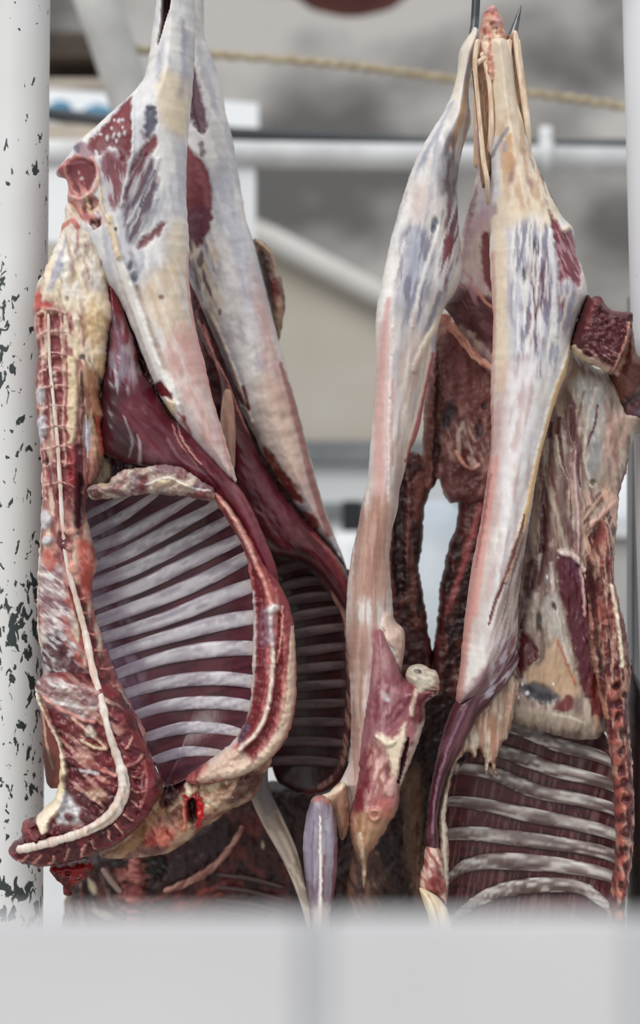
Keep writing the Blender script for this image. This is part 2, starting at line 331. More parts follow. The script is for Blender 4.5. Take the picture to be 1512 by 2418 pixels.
# ================================================================ LEFT HALF, OPEN RIBS (in front)
A = root('lamb_carcass', 'half lamb carcass beside the chipped pole, open pale ribs and curled neck facing out', 'carcass', W(420, -60, 0), 'hanging half carcasses')
legA = [(366, -200), (366, 0), (361, 60), (352, 130), (340, 185), (305, 230), (262, 268), (225, 303), (182, 338), (168, 360), (150, 385), (134, 404), (136, 418), (156, 424), (162, 450), (160, 475), (172, 505), (165, 560),
        (200, 620), (245, 670), (285, 720), (325, 810), (375, 930), (422, 1000), (470, 1055), (555, 1140), (541, 1070), (521, 1000), (500, 930), (482, 850), (466, 790), (452, 720), (446, 640), (447, 570), (442, 500), (440, 400), (447, 300), (456, 200), (461, 100), (459, 0), (459, -200)]
blob('hind_leg', A, legA, 0, .062, [
    N(white, 80, 90, 22, .48, .7), N(blue, 82, 90, 16, .58, .4),
    P(cream, [(378, 195), (452, 200), (444, 330), (385, 310)], .75, 22),
    L(cream, 7, [(262, 270), (215, 312), (180, 342)], .8), L(yel, 5, [(200, 330), (225, 310)], .5),
    P(blue, [(372, 150), (395, 110), (392, 170), (384, 215), (374, 200)], .6, 10), P(dblue, [(432, 60), (447, 90), (446, 140), (436, 130)], .6, 12), L(blue, 8, [(440, 100), (437, 200), (430, 240)], .5, 1),
    P(brown, [(390, -60), (410, -60), (408, 25), (398, 60), (376, 124), (386, 60)], 1, 4, -.03, 1), L(dark, 7, [(400, -60), (398, 30)], .8, .5, -.01),
    P(meat, [(305, 240), (318, 243), (321, 370), (302, 398), (278, 362), (250, 384), (226, 376), (214, 352), (240, 318), (272, 282)], 1, 7, -.006),
    P((140, 62, 66), [(296, 262), (316, 256), (316, 330), (290, 330), (270, 310)], .5, 16),
    E(silver, [(289, 300, 5, 7, 20), (277, 297, 3, 5), (298, 298, 3, 5), (262, 341, 5, 8), (277, 336, 4, 9, 15), (290, 336, 4, 7), (303, 331, 4, 6), (284, 350, 4, 6), (272, 318, 3, 5), (245, 330, 4, 4), (252, 305, 4, 8, 50), (298, 318, 3, 5)], .75, .5, .003),
    P(mauve, [(178, 350), (205, 345), (225, 365), (238, 385), (215, 392), (192, 378)], .8, 8), P(dblue, [(175, 350), (196, 354), (200, 372), (184, 372)], .7, 6),
    L(silver, 4, [(236, 372), (243, 400), (246, 425)], .8),
    P(mauve, [(250, 380), (282, 370), (312, 400), (318, 440), (300, 490), (275, 515), (254, 470), (244, 425)], .9, 10), N(meat, 75, 60, 8, .52, .8, [(260, 375), (318, 385), (318, 450), (285, 500), (262, 450)]), N(silver, 80, 50, 7, .57, .7, [(244, 385), (300, 380), (300, 500), (270, 520), (246, 470)]),
    L(silver, 4, [(322, 250), (323, 330), (322, 390), (306, 450), (296, 500)], .9, .6, .003), P(silver, [(322, 240), (350, 230), (352, 340), (330, 375), (322, 330)], .7, 12),
    P(dblue, [(352, 276), (372, 270), (382, 305), (372, 336), (352, 345)], .95, 7, -.004), L(dblue, 5, [(356, 272), (374, 274)], .8), L(mauve, 5, [(344, 330), (352, 350)], .5),
    P(meat, [(334, 388), (352, 352), (376, 336), (380, 360), (362, 386)], .95, 7, -.004),
    P((84, 56, 74), [(322, 392), (352, 378), (376, 396), (384, 440), (376, 500), (352, 545), (332, 585), (312, 590), (299, 530), (304, 470)], .92, 12, -.003),
    N(meat, 110, 70, 9, .5, .8, [(322, 392), (360, 385), (345, 450), (318, 470), (305, 500)]), N(silver, 112, 60, 7, .59, .7, [(318, 400), (386, 390), (384, 500), (340, 580), (302, 560)]), N(dblue, 112, 70, 9, .57, .7, [(330, 440), (385, 400), (384, 500), (330, 590), (305, 560)]),
    L(silver, 5, [(384, 392), (350, 470), (312, 540)], .7, .8, .003), L(dblue, 4, [(372, 420), (352, 465), (340, 500)], .8),
    P(meat, [(330, 592), (355, 566), (392, 535), (397, 552), (372, 582), (338, 602)], .9, 7, -.004), L(dblue, 7, [(318, 612), (330, 640)], .5, 1), E(dblue, [(324, 668, 9, 15, 25), (316, 640, 6, 12, 15)], .85, .5, -.004), E(blue, [(366, 655, 20, 8, -35)], .5, .9), L(blue, 7, [(344, 640), (330, 660)], .6, 1),
    P((212, 194, 170), [(335, 690), (420, 610), (445, 640), (452, 720), (470, 800), (430, 830), (380, 800)], .85, 30), P(cream, [(398, 560), (443, 520), (446, 650), (400, 660)], .6, 25),
    P((206, 170, 160), [(385, 830), (470, 790), (505, 930), (535, 1040), (552, 1130), (500, 1080), (430, 960)], .85, 30), N((196, 150, 148), 72, 60, 14, .54, .45, [(400, 800), (480, 800), (550, 1120), (480, 1060)]), N(white, 70, 40, 9, .6, .4, [(330, 650), (450, 650), (550, 1120), (420, 960)]),
    L((186, 164, 148), 7, [(330, 690), (352, 760), (385, 850), (425, 950)], .9, .8, -.006), L((190, 168, 150), 5, [(362, 690), (395, 790), (440, 900)], .5, 1, -.002),  # darker lines paint the shade in the groove beside the fat ridge
    L(white, 15, [(288, 612, 10), (300, 650, 12), (325, 720), (352, 800), (378, 870), (405, 930, 20), (424, 985, 14)], 1, .4, .012), L(cream, 9, [(268, 530), (280, 580), (292, 620)], .9, .6, .008),
    P(meat, [(364, 908), (386, 908), (410, 932), (416, 950), (396, 944), (374, 928)], 1, 4, -.006), E(cream, [(402, 968, 18, 20, 20)], .9, .4, .008), P(red, [(424, 975), (440, 985), (456, 1030), (440, 1020)], .8, 6),
    L(pink, 3, [(446, 600), (448, 700), (466, 800), (500, 935), (552, 1130)], .8, .8), E(meat, [(388, 711, 6, 5)], .7, .5),
    P((172, 110, 108), [(134, 404), (165, 385), (180, 372), (205, 380), (238, 398), (242, 430), (224, 465), (200, 478), (170, 470), (150, 425)], 1, 6), P((112, 52, 60), [(168, 395), (190, 384), (222, 392), (236, 412), (234, 440), (214, 466), (190, 466), (172, 440)], 1, 6, -.005), E((146, 80, 84), [(200, 430, 18, 24)], .5, .9),
    L(pink, 4, [(164, 396), (160, 430), (168, 465), (185, 480), (215, 480), (240, 452), (242, 415), (226, 388)], .8, .7, .005), E(white, [(202, 434, 5, 4), (196, 420, 2, 6)], .5), L(pink, 3, [(150, 385), (136, 410)], .8),
    P((158, 82, 78), [(160, 470), (180, 480), (200, 500), (240, 520), (245, 550), (215, 540), (172, 505)], .9, 8), P((60, 38, 34), [(206, 484), (222, 478), (240, 482), (240, 505), (226, 516), (204, 510)], .95, 6, -.012), E((150, 120, 104), [(222, 500, 6, 5), (214, 492, 4, 4), (232, 508, 5, 4)], .8, .5, .006), P((52, 34, 32), [(222, 536), (244, 530), (250, 542), (240, 554), (226, 548)], .95, 5, -.012), P((172, 110, 104), [(160, 480), (200, 486), (196, 510), (172, 505)], .6, 8), N((206, 150, 140), 60, 18, 6, .55, .8, [(150, 440), (240, 470), (250, 550), (170, 520)]), L(cream, 5, [(212, 480), (222, 512), (240, 505)], .8), L(cream, 4, [(244, 440), (252, 500), (268, 540)], .9, .6, .005), E(black, [(284, 555, 3, 5)], .9),
], silver, Tb=.03, R=85, jit=2, lump=.003, lsc=30, lan=2, seed=1)

blob('loin_muscle', A, [(258, 638), (272, 662), (296, 740), (322, 815), (333, 868), (364, 920), (404, 985), (440, 1012), (482, 1058), (532, 1112), (578, 1168), (612, 1238), (642, 1308), (660, 1372), (640, 1385), (610, 1330), (580, 1272), (545, 1212), (510, 1170), (478, 1146), (430, 1124), (380, 1108), (330, 1100), (285, 1090), (248, 1070), (236, 1010), (238, 930), (248, 870), (256, 800), (250, 720)], -.004, .034, [
    N((112, 40, 56), 55, 110, 16, .5, .8), P((122, 36, 44), [(256, 650), (272, 665), (318, 810), (330, 870), (300, 830), (272, 740)], .9, 10),
    P(mauve, [(262, 760), (285, 770), (312, 830), (328, 880), (318, 905), (285, 890), (256, 850)], .8, 16), N(silver, 85, 50, 8, .58, .55, [(258, 760), (300, 780), (330, 890), (300, 930), (252, 900)]), N(blue, 80, 50, 9, .55, .5, [(255, 740), (280, 760), (310, 900), (255, 890)]),  # mauve, silver and blue paint a hazy sheen on the muscle
    P(dark, [(240, 900), (285, 930), (300, 1000), (330, 1060), (290, 1092), (246, 1066), (236, 1000)], .8, 20), L(dark, 7, [(256, 700), (258, 800), (250, 880)], .8, .6),
    P((96, 22, 44), [(310, 900), (370, 940), (420, 1030), (400, 1060), (340, 1010)], .8, 22), P(mauve, [(345, 1060), (400, 1070), (425, 1095), (380, 1100), (350, 1090)], .6, 12),
    L(silver, 3, [(298, 985, 2), (306, 1010), (318, 1042, 4), (308, 1080, 2)], .5, .9), L(silver, 4, [(330, 1030, 2), (336, 1060), (331, 1100, 5)], .5, .9), P(dark, [(285, 1000), (330, 1020), (326, 1085), (290, 1080)], .5, 14),
    L(pink, 2, [(420, 1000), (436, 1040), (466, 1085), (480, 1098)], .7), L(pink, 2, [(410, 1005), (430, 1050), (470, 1102)], .6), L(mauve, 4, [(400, 1040), (430, 1085), (490, 1120)], .8), L(mauve, 6, [(470, 1060), (530, 1120), (590, 1220), (640, 1320)], .55, 1),
    L((140, 60, 70), 5, [(450, 1030), (520, 1110), (590, 1200), (650, 1350)], .6, .9), L(dark, 4, [(440, 1070), (500, 1130), (560, 1215), (620, 1330)], .7, .8, -.003), L((150, 70, 80), 3, [(500, 1150), (560, 1225), (610, 1310)], .6),
], wine, R=45, jit=2, mat=M['wet'], seed=2, lump=.003, lsc=14, lang=55, lan=4)

blob('inner_wall', A, [(236, 620), (300, 620), (350, 760), (430, 990), (500, 1090), (540, 1160), (500, 1166), (400, 1140), (300, 1150), (204, 1168), (200, 1140), (225, 1090), (230, 900), (225, 760)], .035, .012, [N((92, 40, 46), 80, 50, 12, .5, .8), N((150, 110, 100), 75, 40, 7, .58, .7), P((206, 186, 160), [(226, 1092), (262, 1080), (262, 1130), (240, 1150), (218, 1140)], .9, 8, .006), L((200, 150, 120), 5, [(240, 1040), (236, 1080), (226, 1110)], .8), P((84, 60, 72), [(262, 1090), (300, 1080), (296, 1130), (268, 1135)], .8, 8), L((190, 180, 176), 4, [(308, 1030), (314, 1070), (308, 1110)], .8), E((206, 180, 150), [(262, 992, 9, 18, 10)], .9, .5)], (64, 28, 34), R=20, lump=.006, lsc=10, lan=2, seed=27, mat=M['wet'])
foldA = blob('fat_fold', A, [(206, 1152), (232, 1142), (256, 1140), (272, 1120), (300, 1108), (340, 1104), (385, 1096), (425, 1102), (452, 1118), (478, 1136), (508, 1158), (502, 1182), (470, 1180), (435, 1172), (400, 1170), (350, 1166), (300, 1172), (240, 1180), (212, 1176)], -.03, .028, [
    N((206, 194, 182), 20, 30, 14, .5, .8), N((130, 104, 112), 25, 34, 13, .53, .85), N((128, 70, 74), 110, 26, 9, .64, .7), P((120, 60, 62), [(335, 1125), (352, 1120), (345, 1160), (328, 1160)], .8, 6), E(cream, [(390, 1138, 26, 8, -10), (440, 1146, 16, 7, 20)], .9, .5, .006), P(brown, [(218, 1155), (246, 1160), (240, 1176), (220, 1174)], .9, 5), E((200, 178, 150), [(250, 1130, 16, 24)], .9, .5, .006),
    P(meat, [(440, 1165), (490, 1150), (505, 1165), (490, 1182), (450, 1180)], .8, 6), L(white, 3, [(350, 1145), (400, 1128), (450, 1150), (500, 1160)], .7, .6, .004)], (188, 170, 158), R=16, jit=4, jsc=8, lump=.008, lsc=11, seed=3)

# spine with its cut vertebrae
ops = [N((196, 150, 140), 85, 50, 14, .5, .75), N((112, 50, 56), 88, 40, 11, .54, .85), N(fat, 86, 60, 12, .6, .7),
       P(fat, [(112, 600), (160, 480), (205, 520), (265, 555), (280, 620), (262, 700), (255, 760), (160, 740), (96, 690)], 1, 22), N((150, 120, 104), 80, 34, 9, .6, .6, [(110, 560), (270, 560), (260, 760), (110, 760)]), N(white, 80, 60, 14, .48, .7, [(115, 560), (260, 540), (265, 700), (110, 690)]),
       P((196, 186, 178), [(150, 500), (240, 540), (235, 620), (180, 600)], .5, 20), L(pink, 3, [(172, 510), (190, 540), (190, 590)], .7), L((180, 90, 84), 7, [(148, 545), (175, 530), (190, 545)], .8),
       P(blue, [(120, 690), (132, 640), (152, 605), (160, 640), (146, 670), (130, 695)], .8, 9), L(blue, 5, [(150, 610), (166, 570)], .6, .8), E((170, 150, 120), [(178, 660, 10, 22, 25)], .7, .5), E(brown, [(166, 712, 5, 7)], .8),
       N(mauve, 80, 30, 8, .62, .5, [(150, 540), (250, 540), (240, 680), (160, 640)])]
ops += [P((172, 92, 86), [(84, 690), (104, 700), (100, 740), (122, 760), (104, 800), (90, 780)], .8, 10), E((190, 84, 80), [(114, 728, 16, 10, 10), (95, 712, 8, 20)], .8, .6)]
# yellow lumpy kidney fat down the right side
ops += [P(yel, [(215, 720), (245, 700), (262, 740), (252, 800), (254, 860), (240, 890), (222, 860), (208, 800)], .9, 12), N((190, 160, 116), 80, 24, 10, .52, .7, [(210, 720), (260, 720), (250, 890), (215, 880)]), N(fat, 80, 26, 10, .56, .8, [(160, 720), (262, 700), (256, 860), (170, 860)])]
ops += [P((146, 104, 84), [(200, 880), (238, 890), (240, 980), (246, 1060), (236, 1110), (206, 1100)], .8, 12), N((70, 34, 34), 86, 36, 8, .54, .85, [(196, 870), (245, 880), (248, 1080), (200, 1100)]), N((204, 172, 140), 86, 40, 7, .58, .8, [(200, 880), (242, 890), (246, 1080), (206, 1090)]), P((110, 44, 50), [(190, 1060), (238, 1100), (214, 1170), (204, 1250), (184, 1260)], .7, 12), N((190, 150, 140), 88, 40, 6, .56, .8, [(195, 1080), (236, 1100), (210, 1200)]), L(cream, 13, [(176, 860), (180, 940), (176, 1010), (172, 1040)], .95, .4, .006), L(cream, 7, [(186, 790), (188, 850)], .7), L((176, 128, 100), 10, [(222, 890), (228, 950), (238, 985)], .8, .6), L(dark, 3, [(200, 880), (204, 960), (199, 1040)], .8), L(orange, 5, [(236, 990), (240, 1040), (246, 1075)], .9), L(blue, 8, [(214, 1000), (216, 1060)], .7), L(silver, 2, [(211, 985), (214, 1080)], .8), L(pink, 3, [(224, 1030), (222, 1100), (215, 1140)], .8)]
rj = __import__('random').Random(7)
for i, y in enumerate(range(770, 1180, 44)):      # cut vertebral bodies between pale rims
    xo = (y-770)*.055+rj.uniform(-5, 5); y += rj.uniform(-8, 8)
    ops += [P((142, 74, 80), [(124+xo, y-12), (150+xo, y-14), (158+xo, y+10), (140+xo, y+18), (124+xo, y+14)], .9, 6, -.007), L((208, 168, 158), rj.uniform(2, 4), [(114+xo, y-24+rj.uniform(-5, 5)), (140+xo, y-26), (166+xo, y-18+rj.uniform(-6, 6))], rj.uniform(.5, .95), .5, .004), P((136, 56, 60), [(98+xo*.4, y-10), (110+xo*.5, y-14), (112+xo*.5, y+14), (100+xo*.4, y+14)], .85, 5, -.006), L((226, 190, 180), 3, [(96+xo*.4, y-18), (112+xo*.6, y-22)], .7, .5, .004)]
ops += [L((214, 176, 166), 3, [(98, 760), (108, 860), (104, 960), (112, 1080), (112, 1180)], .7, .6, .004), L((212, 180, 166), 3.5, [(150, 750), (156, 840), (160, 930), (158, 1020), (166, 1100)], .8, .6, .004), L((150, 70, 72), 3, [(164, 800), (168, 900), (164, 1000), (170, 1140)], .8), E((210, 188, 178), [(136, 902, 10, 6), (140, 965, 7, 10), (108, 860, 5, 9)], .8, .5, .004), E((52, 30, 32), [(202, 848, 8, 6), (116, 1092, 5, 9), (176, 1122, 4, 5)], .9, .5, -.004), E((196, 194, 198), [(101, 937, 12, 24, 5), (103, 1012, 15, 30), (112, 1228, 18, 22, 10), (118, 1276, 16, 10, -15)], .95, .35, .008), L(pink, 3, [(90, 920), (92, 960), (104, 968)], .9)]
ops += [L(fat, 4, [(94, 1060), (101, 1140), (97, 1240), (92, 1330), (90, 1430), (98, 1540)], .9), P((168, 148, 150), [(98, 1310), (140, 1320), (170, 1400), (180, 1480), (120, 1500), (98, 1400)], .85, 14), N(white, 35, 26, 7, .5, .85, [(95, 1330), (150, 1340), (180, 1480), (110, 1500)]), N((110, 66, 80), 30, 24, 9, .58, .8, [(100, 1340), (160, 1360), (180, 1480), (105, 1500)]),
        P((78, 40, 52), [(108, 1500), (160, 1490), (205, 1560), (200, 1600), (112, 1590)], .9, 12), N(silver, 40, 22, 8, .55, .8, [(108, 1480), (190, 1480), (200, 1590), (110, 1580)]), P(orange, [(105, 1300), (130, 1290), (145, 1330), (125, 1350), (105, 1330)], .75, 10)]
ops += [L((150, 50, 56), 9, [(184, 1060), (180, 1110), (176, 1140)], .9), L(wine, 9, [(195, 1060), (192, 1150), (190, 1240)], .95, .5, -.006), L(dark, 4, [(196, 1120), (190, 1260)], .9, .6, -.004),
        P(orange, [(186, 1270), (212, 1280), (228, 1320), (222, 1370), (208, 1440), (190, 1420), (192, 1340)], .85, 9), N(pink, 70, 20, 9, .55, .8, [(160, 1260), (225, 1280), (222, 1400), (170, 1380)]), E((214, 168, 150), [(170, 1290, 12, 8), (182, 1340, 12, 14), (176, 1255, 14, 8, -15)], .85, .4, .006), P(wine, [(146, 1250), (168, 1262), (165, 1300), (142, 1290)], .9, 6)]
ops += [L((104, 28, 38), 13, [(184, 1390), (206, 1470), (232, 1560), (262, 1640), (290, 1700)], .95, .5, -.004), L(mauve, 5, [(236, 1450), (256, 1540), (290, 1620), (325, 1700)], .7)]
for i, y in enumerate(range(1405, 1700, 42)):
    y += rj.uniform(-8, 8); x = 188+(y-1390)*.36; ops += [L(pink, 2.5, [(x-10, y), (x+4, y+3), (x+20, y-2)], .9, .5, .004), E((70, 18, 26), [(x+6, y+22, 7, 10)], .7, .6, -.004)]
ops += [N((176, 90, 80), 60, 30, 9, .58, .7, [(150, 1440), (190, 1420), (270, 1680), (220, 1660)]), P((160, 40, 42), [(262, 1660), (300, 1680), (330, 1690), (310, 1720), (270, 1720)], .85, 8)]
blob('spine', A, [(160, 482), (186, 488), (224, 506), (258, 528), (270, 560), (277, 620), (263, 652), (262, 700), (274, 745), (258, 800), (250, 880), (236, 940), (252, 985), (240, 1000), (248, 1060), (238, 1110), (216, 1150), (204, 1200), (215, 1262), (229, 1325), (219, 1385), (222, 1440), (246, 1512), (268, 1572), (290, 1622), (325, 1690), (346, 1740), (330, 1775), (270, 1760), (190, 1640), (120, 1620), (90, 1630), (100, 1592), (100, 1545), (90, 1500), (88, 1420), (90, 1332), (96, 1250), (100, 1150), (95, 1050), (88, 980), (84, 900), (90, 832), (80, 760), (84, 690), (100, 650), (120, 610), (145, 545)], -.012, .042, ops, (142, 84, 82), Tb=.025, R=50, jit=4, jsc=10, lump=.004, lsc=14, lan=1.6, seed=4)

wallA = [(203, 1176), (232, 1164), (300, 1160), (350, 1156), (430, 1164), (504, 1158), (540, 1200), (575, 1262), (598, 1320), (612, 1380), (616, 1460), (614, 1570), (608, 1660), (585, 1725), (548, 1770), (505, 1800), (470, 1822), (440, 1840), (392, 1856), (368, 1810), (335, 1740), (300, 1670), (268, 1600), (238, 1530), (220, 1450), (206, 1380), (206, 1300), (196, 1240)]
bowlA = Bowl(wallA, .085, 150)
wA = blob('rib_cage', A, wallA, .0, 0.0, [N((104, 54, 64), 160, 80, 14, .5, .7), N((58, 26, 36), 165, 60, 12, .58, .6), P((128, 112, 132), [(205, 1200), (232, 1250), (250, 1420), (290, 1560), (340, 1690), (300, 1680), (215, 1450), (200, 1300)], .55, 30), N((160, 146, 166), 80, 40, 22, .56, .5, [(205, 1200), (260, 1230), (300, 1480), (340, 1650), (260, 1600), (210, 1400)])], (86, 42, 52), Tb=.012, R=30, dfun=bowlA, mat=M['wet'], seed=5)
ribsA = [[(200, 1216, 9), (250, 1188, 10), (292, 1170, 6)], [(204, 1262, 10), (272, 1222, 13), (350, 1172, 10)], [(214, 1296, 12), (280, 1268, 14), (352, 1228, 14), (446, 1174, 11)], [(222, 1338, 13), (300, 1302, 15), (402, 1246, 15), (512, 1186, 12)], [(218, 1380, 14), (300, 1349, 15), (400, 1300, 15), (480, 1258, 14), (552, 1220, 11)], [(222, 1426, 14), (325, 1386, 15), (450, 1326, 16), (580, 1266, 12)], [(230, 1468, 14), (350, 1426, 16), (475, 1373, 17), (596, 1310, 14)], [(246, 1508, 13), (375, 1471, 16), (500, 1421, 18), (606, 1380, 15)], [(258, 1550, 12), (375, 1516, 15), (500, 1481, 18), (610, 1458, 16)], [(276, 1594, 12), (375, 1564, 15), (475, 1545, 18), (610, 1534, 16)], [(294, 1642, 12), (400, 1620, 15), (500, 1612, 16), (610, 1616, 15)], [(320, 1692, 11), (400, 1676, 14), (500, 1671, 15), (600, 1674, 13)], [(345, 1745, 11), (425, 1732, 14), (500, 1731, 14), (572, 1738, 11)], [(374, 1797, 11), (440, 1787, 13), (515, 1786, 11)]]
for i, r in enumerate(ribsA):
    a, b = r[0], r[-1]; r = ext([(p[0], p[1], p[2]*1.12) for p in r], 26)
    c = [(p[0], p[1], p[2]*.74) for p in r]
    strand('rib', wA, r, 0, [L((206, 204, 208), 8, c, .95, .9), N((224, 222, 226), -20, 60, 5, .55, .6, None, seed=i), N((132, 118, 134), -18, 70, 7, .6, .55, None, seed=i+30),  # pale lengthwise streaks are painted highlights
           L((140, 126, 142), 22, [(a[0]-10, a[1]+4), (a[0]+45, a[1]-14)], .6, 1), L((206, 196, 190), 16, [(b[0]-18, b[1]+4), (b[0]+8, b[1]-3)], .7, .9)], (156, 142, 152), ratio=.32, step=4, seed=20+i, dfun=bowlA, lift=.003, mat=M['wet'])

blob('breast_edge', A, [(498, 1156), (520, 1166), (548, 1196), (582, 1244), (622, 1318), (655, 1368), (676, 1410), (690, 1450), (698, 1520), (701, 1600), (696, 1680), (681, 1735), (650, 1782), (612, 1812), (560, 1836), (500, 1850), (446, 1850), (440, 1836), (470, 1812), (500, 1790), (545, 1755), (576, 1710), (592, 1650), (596, 1560), (598, 1450), (592, 1372), (576, 1300), (550, 1250), (522, 1205)], -.012, .03, [
    N((196, 120, 112), 80, 40, 9, .5, .7), N((122, 52, 58), 80, 40, 10, .55, .7),
    L((216, 204, 198), 9, [(596, 1400), (602, 1460), (600, 1560), (594, 1650), (578, 1712), (540, 1760), (500, 1795)], .9, .6, .003),
    L((112, 30, 40), 13, [(600, 1350, 6), (614, 1400), (618, 1480), (616, 1570), (608, 1650), (592, 1706), (570, 1740, 8)], .95, .4, -.006), L((92, 70, 92), 9, [(585, 1710), (570, 1745)], .8),
    L(pink, 6, [(508, 1166), (545, 1210), (585, 1290), (625, 1370), (640, 1420)], .9, .6, .007), L((220, 178, 164), 5, [(530, 1185), (570, 1245), (605, 1320)], .8, .6, .005), L((130, 50, 62), 7, [(560, 1200), (610, 1290), (650, 1380)], .8), L((110, 40, 52), 4, [(530, 1205), (570, 1275), (605, 1350)], .8),
    L(bone, 6, [(644, 1428, 8), (640, 1470), (646, 1540), (642, 1610), (630, 1680), (604, 1730), (566, 1764)], .95, .5, .006), E(white, [(645, 1436, 16, 10, -20)], .95, .4, .008), N((150, 140, 160), 85, 30, 8, .5, .7, [(620, 1440), (645, 1450), (650, 1560), (630, 1570)]),
    L((110, 28, 36), 9, [(664, 1450, 5), (662, 1520), (658, 1600), (648, 1670), (630, 1720), (596, 1762, 10), (560, 1790, 5)], .95, .4, -.004), L(pink, 3, [(668, 1430), (666, 1500), (655, 1560)], .9, .5, .004), L((150, 80, 90), 6, [(680, 1430), (684, 1490)], .8),
    L((214, 192, 172), 15, [(692, 1480, 5), (690, 1560, 9), (684, 1640), (668, 1715), (640, 1765), (595, 1805), (540, 1822)], .95, .5, .004), L((160, 112, 104), 3, [(680, 1560), (674, 1650), (655, 1720)], .7),
    P((212, 190, 172), [(500, 1792), (545, 1760), (580, 1770), (600, 1800), (540, 1835), (470, 1840)], .85, 12), P((120, 40, 44), [(588, 1768), (606, 1752), (612, 1782), (596, 1796)], .7, 6),
], (158, 84, 86), R=26, jit=3, jsc=10, lump=.004, lsc=10, seed=6)

nops = [N((136, 58, 62), 30, 40, 18, .5, .7), N((66, 20, 28), 35, 46, 16, .55, .8), N((196, 154, 142), 38, 60, 10, .6, .85, [(100, 1600), (270, 1620), (290, 1800), (240, 1900), (160, 1880), (140, 1700)]),
        P(grey, [(100, 1606), (180, 1612), (230, 1660), (200, 1690), (130, 1660)], .5, 20), N(white, 15, 50, 9, .55, .7, [(95, 1600), (230, 1620), (220, 1690), (110, 1650)]), N((120, 60, 64), 30, 40, 10, .58, .7, [(95, 1600), (230, 1620), (220, 1700), (110, 1670)]),
        P((112, 40, 46), [(125, 1662), (150, 1680), (190, 1700), (200, 1730), (150, 1720)], .9, 8), L(pink, 5, [(110, 1640), (150, 1668), (200, 1690), (230, 1700)], .8, .6, .005),
        L((220, 180, 160), 4, [(180, 1690), (215, 1720), (260, 1760)], .9, .6, .004), E((200, 186, 174), [(222, 1722, 16, 11, 40)], .9, .5, .004), L(cream, 4, [(200, 1740), (225, 1755), (258, 1762)], .9, .6, .004), L(pink, 5, [(250, 1810), (280, 1822)], .9, .5, .005), L((196, 140, 126), 6, [(240, 1825), (262, 1838)], .8, .6), L(silver, 4, [(200, 1812), (240, 1818)], .8), E((190, 160, 140), [(236, 1868, 26, 12, 20)], .8, .6), L((170, 100, 96), 8, [(215, 1790), (255, 1812)], .7),
        L(fat, 9, [(86, 1626, 6), (104, 1670, 9), (122, 1710, 11), (142, 1758, 12), (150, 1810, 14), (150, 1850, 16), (140, 1885, 20), (112, 1915, 24), (112, 1945, 12)], 1, .35, .014), L((226, 206, 156), 9, [(150, 1800), (152, 1850), (140, 1885)], .6, .9), L((200, 140, 128), 4, [(112, 1660), (130, 1720), (136, 1750)], .8),
        P((186, 184, 190), [(158, 1858), (180, 1870), (205, 1905), (222, 1920), (190, 1932), (150, 1940), (140, 1925), (152, 1890)], .95, 8), N(white, 60, 26, 8, .52, .6, [(150, 1860), (220, 1915), (150, 1945)]),
        L((92, 34, 44), 12, [(160, 1830), (185, 1870), (220, 1905)], .8, .6)]
for (x, y, r) in [(172, 1918, 12), (206, 1916, 13), (160, 1944, 12), (112, 1964, 9), (82, 1936, 12), (60, 1980, 10), (95, 1975, 7), (232, 1905, 8), (255, 1880, 9)]: nops.append(E((96, 30, 38), [(x, y, r, r*.85, 30)], .95, .35, .01))
import random
rg = random.Random(4)
arc = catmull([(305, 1735), (325, 1790), (335, 1840), (326, 1890), (300, 1935), (262, 1970), (215, 1995), (165, 2012), (110, 2024), (60, 2020)], False, 6)
for i, p in enumerate(arc[::4]):
    nops += [E((104, 34, 44), [(p[0]+rj.uniform(-5, 5), p[1]+rj.uniform(-5, 5), rj.uniform(13, 20), rj.uniform(11, 17), rj.uniform(0, 90))], .9, .4, -.006)]
for i, p in enumerate(arc[2::4]):
    t = (p[0]-230, p[1]-1850); m = math.hypot(*t)+1e-6; t = (t[0]/m, t[1]/m); q = rj.uniform(.5, 1.1)
    nops += [L((214, 160, 148), 3, [(p[0]-t[0]*18*q+t[1]*rj.uniform(-6, 8), p[1]-t[1]*18*q), (p[0]+rj.uniform(-5, 5), p[1]+6), (p[0]+t[0]*16*q, p[1]+t[1]*14*q+rj.uniform(-6, 6))], rj.uniform(.5, .95), .5, .006)]
nops += [L((130, 42, 56), 7, [(352, 1780), (362, 1850), (346, 1910), (300, 1965), (240, 1996)], .8, .7), L((190, 110, 104), 3, [(345, 1790), (352, 1850), (335, 1905)], .7)]
blob('neck', A, [(86, 1608), (110, 1592), (170, 1585), (240, 1600), (286, 1640), (322, 1700), (346, 1760), (368, 1815), (386, 1848), (372, 1885), (346, 1930), (282, 1990), (200, 2024), (150, 2040), (108, 2046), (62, 2040), (36, 2030), (20, 2012), (30, 1988), (50, 1974), (54, 1940), (80, 1928), (104, 1908), (132, 1880), (142, 1820), (138, 1762), (118, 1718), (100, 1676), (84, 1640)], -.05, .04, nops, (106, 40, 48), Tb=.03, R=48, jit=4, jsc=9, lump=.005, lsc=11, seed=7, mat=M['wet'])
strand('spinal_cord', A, [(114, 740, 3.5, .0), (118, 860, 4), (128, 960, 4.5), (136, 1050, 5), (142, 1140, 5), (148, 1240, 5), (158, 1330, 5), (176, 1400, 7), (200, 1490, 8), (222, 1580, 9, -.015), (248, 1660, 9, -.034), (262, 1712, 8, -.044), (280, 1770, 10, -.04), (296, 1820, 13, -.041), (298, 1862, 15, -.041), (270, 1915, 15, -.041), (215, 1950, 12, -.041), (150, 1972, 11, -.041), (90, 1988, 11, -.041), (48, 1996, 10, -.042)], -.054, [N(white, 80, 40, 4, .5, .7), N((206, 164, 152), 80, 30, 5, .6, .5), L((150, 132, 120), 3, [(302, 1815), (304, 1860), (276, 1915), (215, 1952)], .9)], (208, 190, 174), ratio=.7, wob=.25, seed=8)
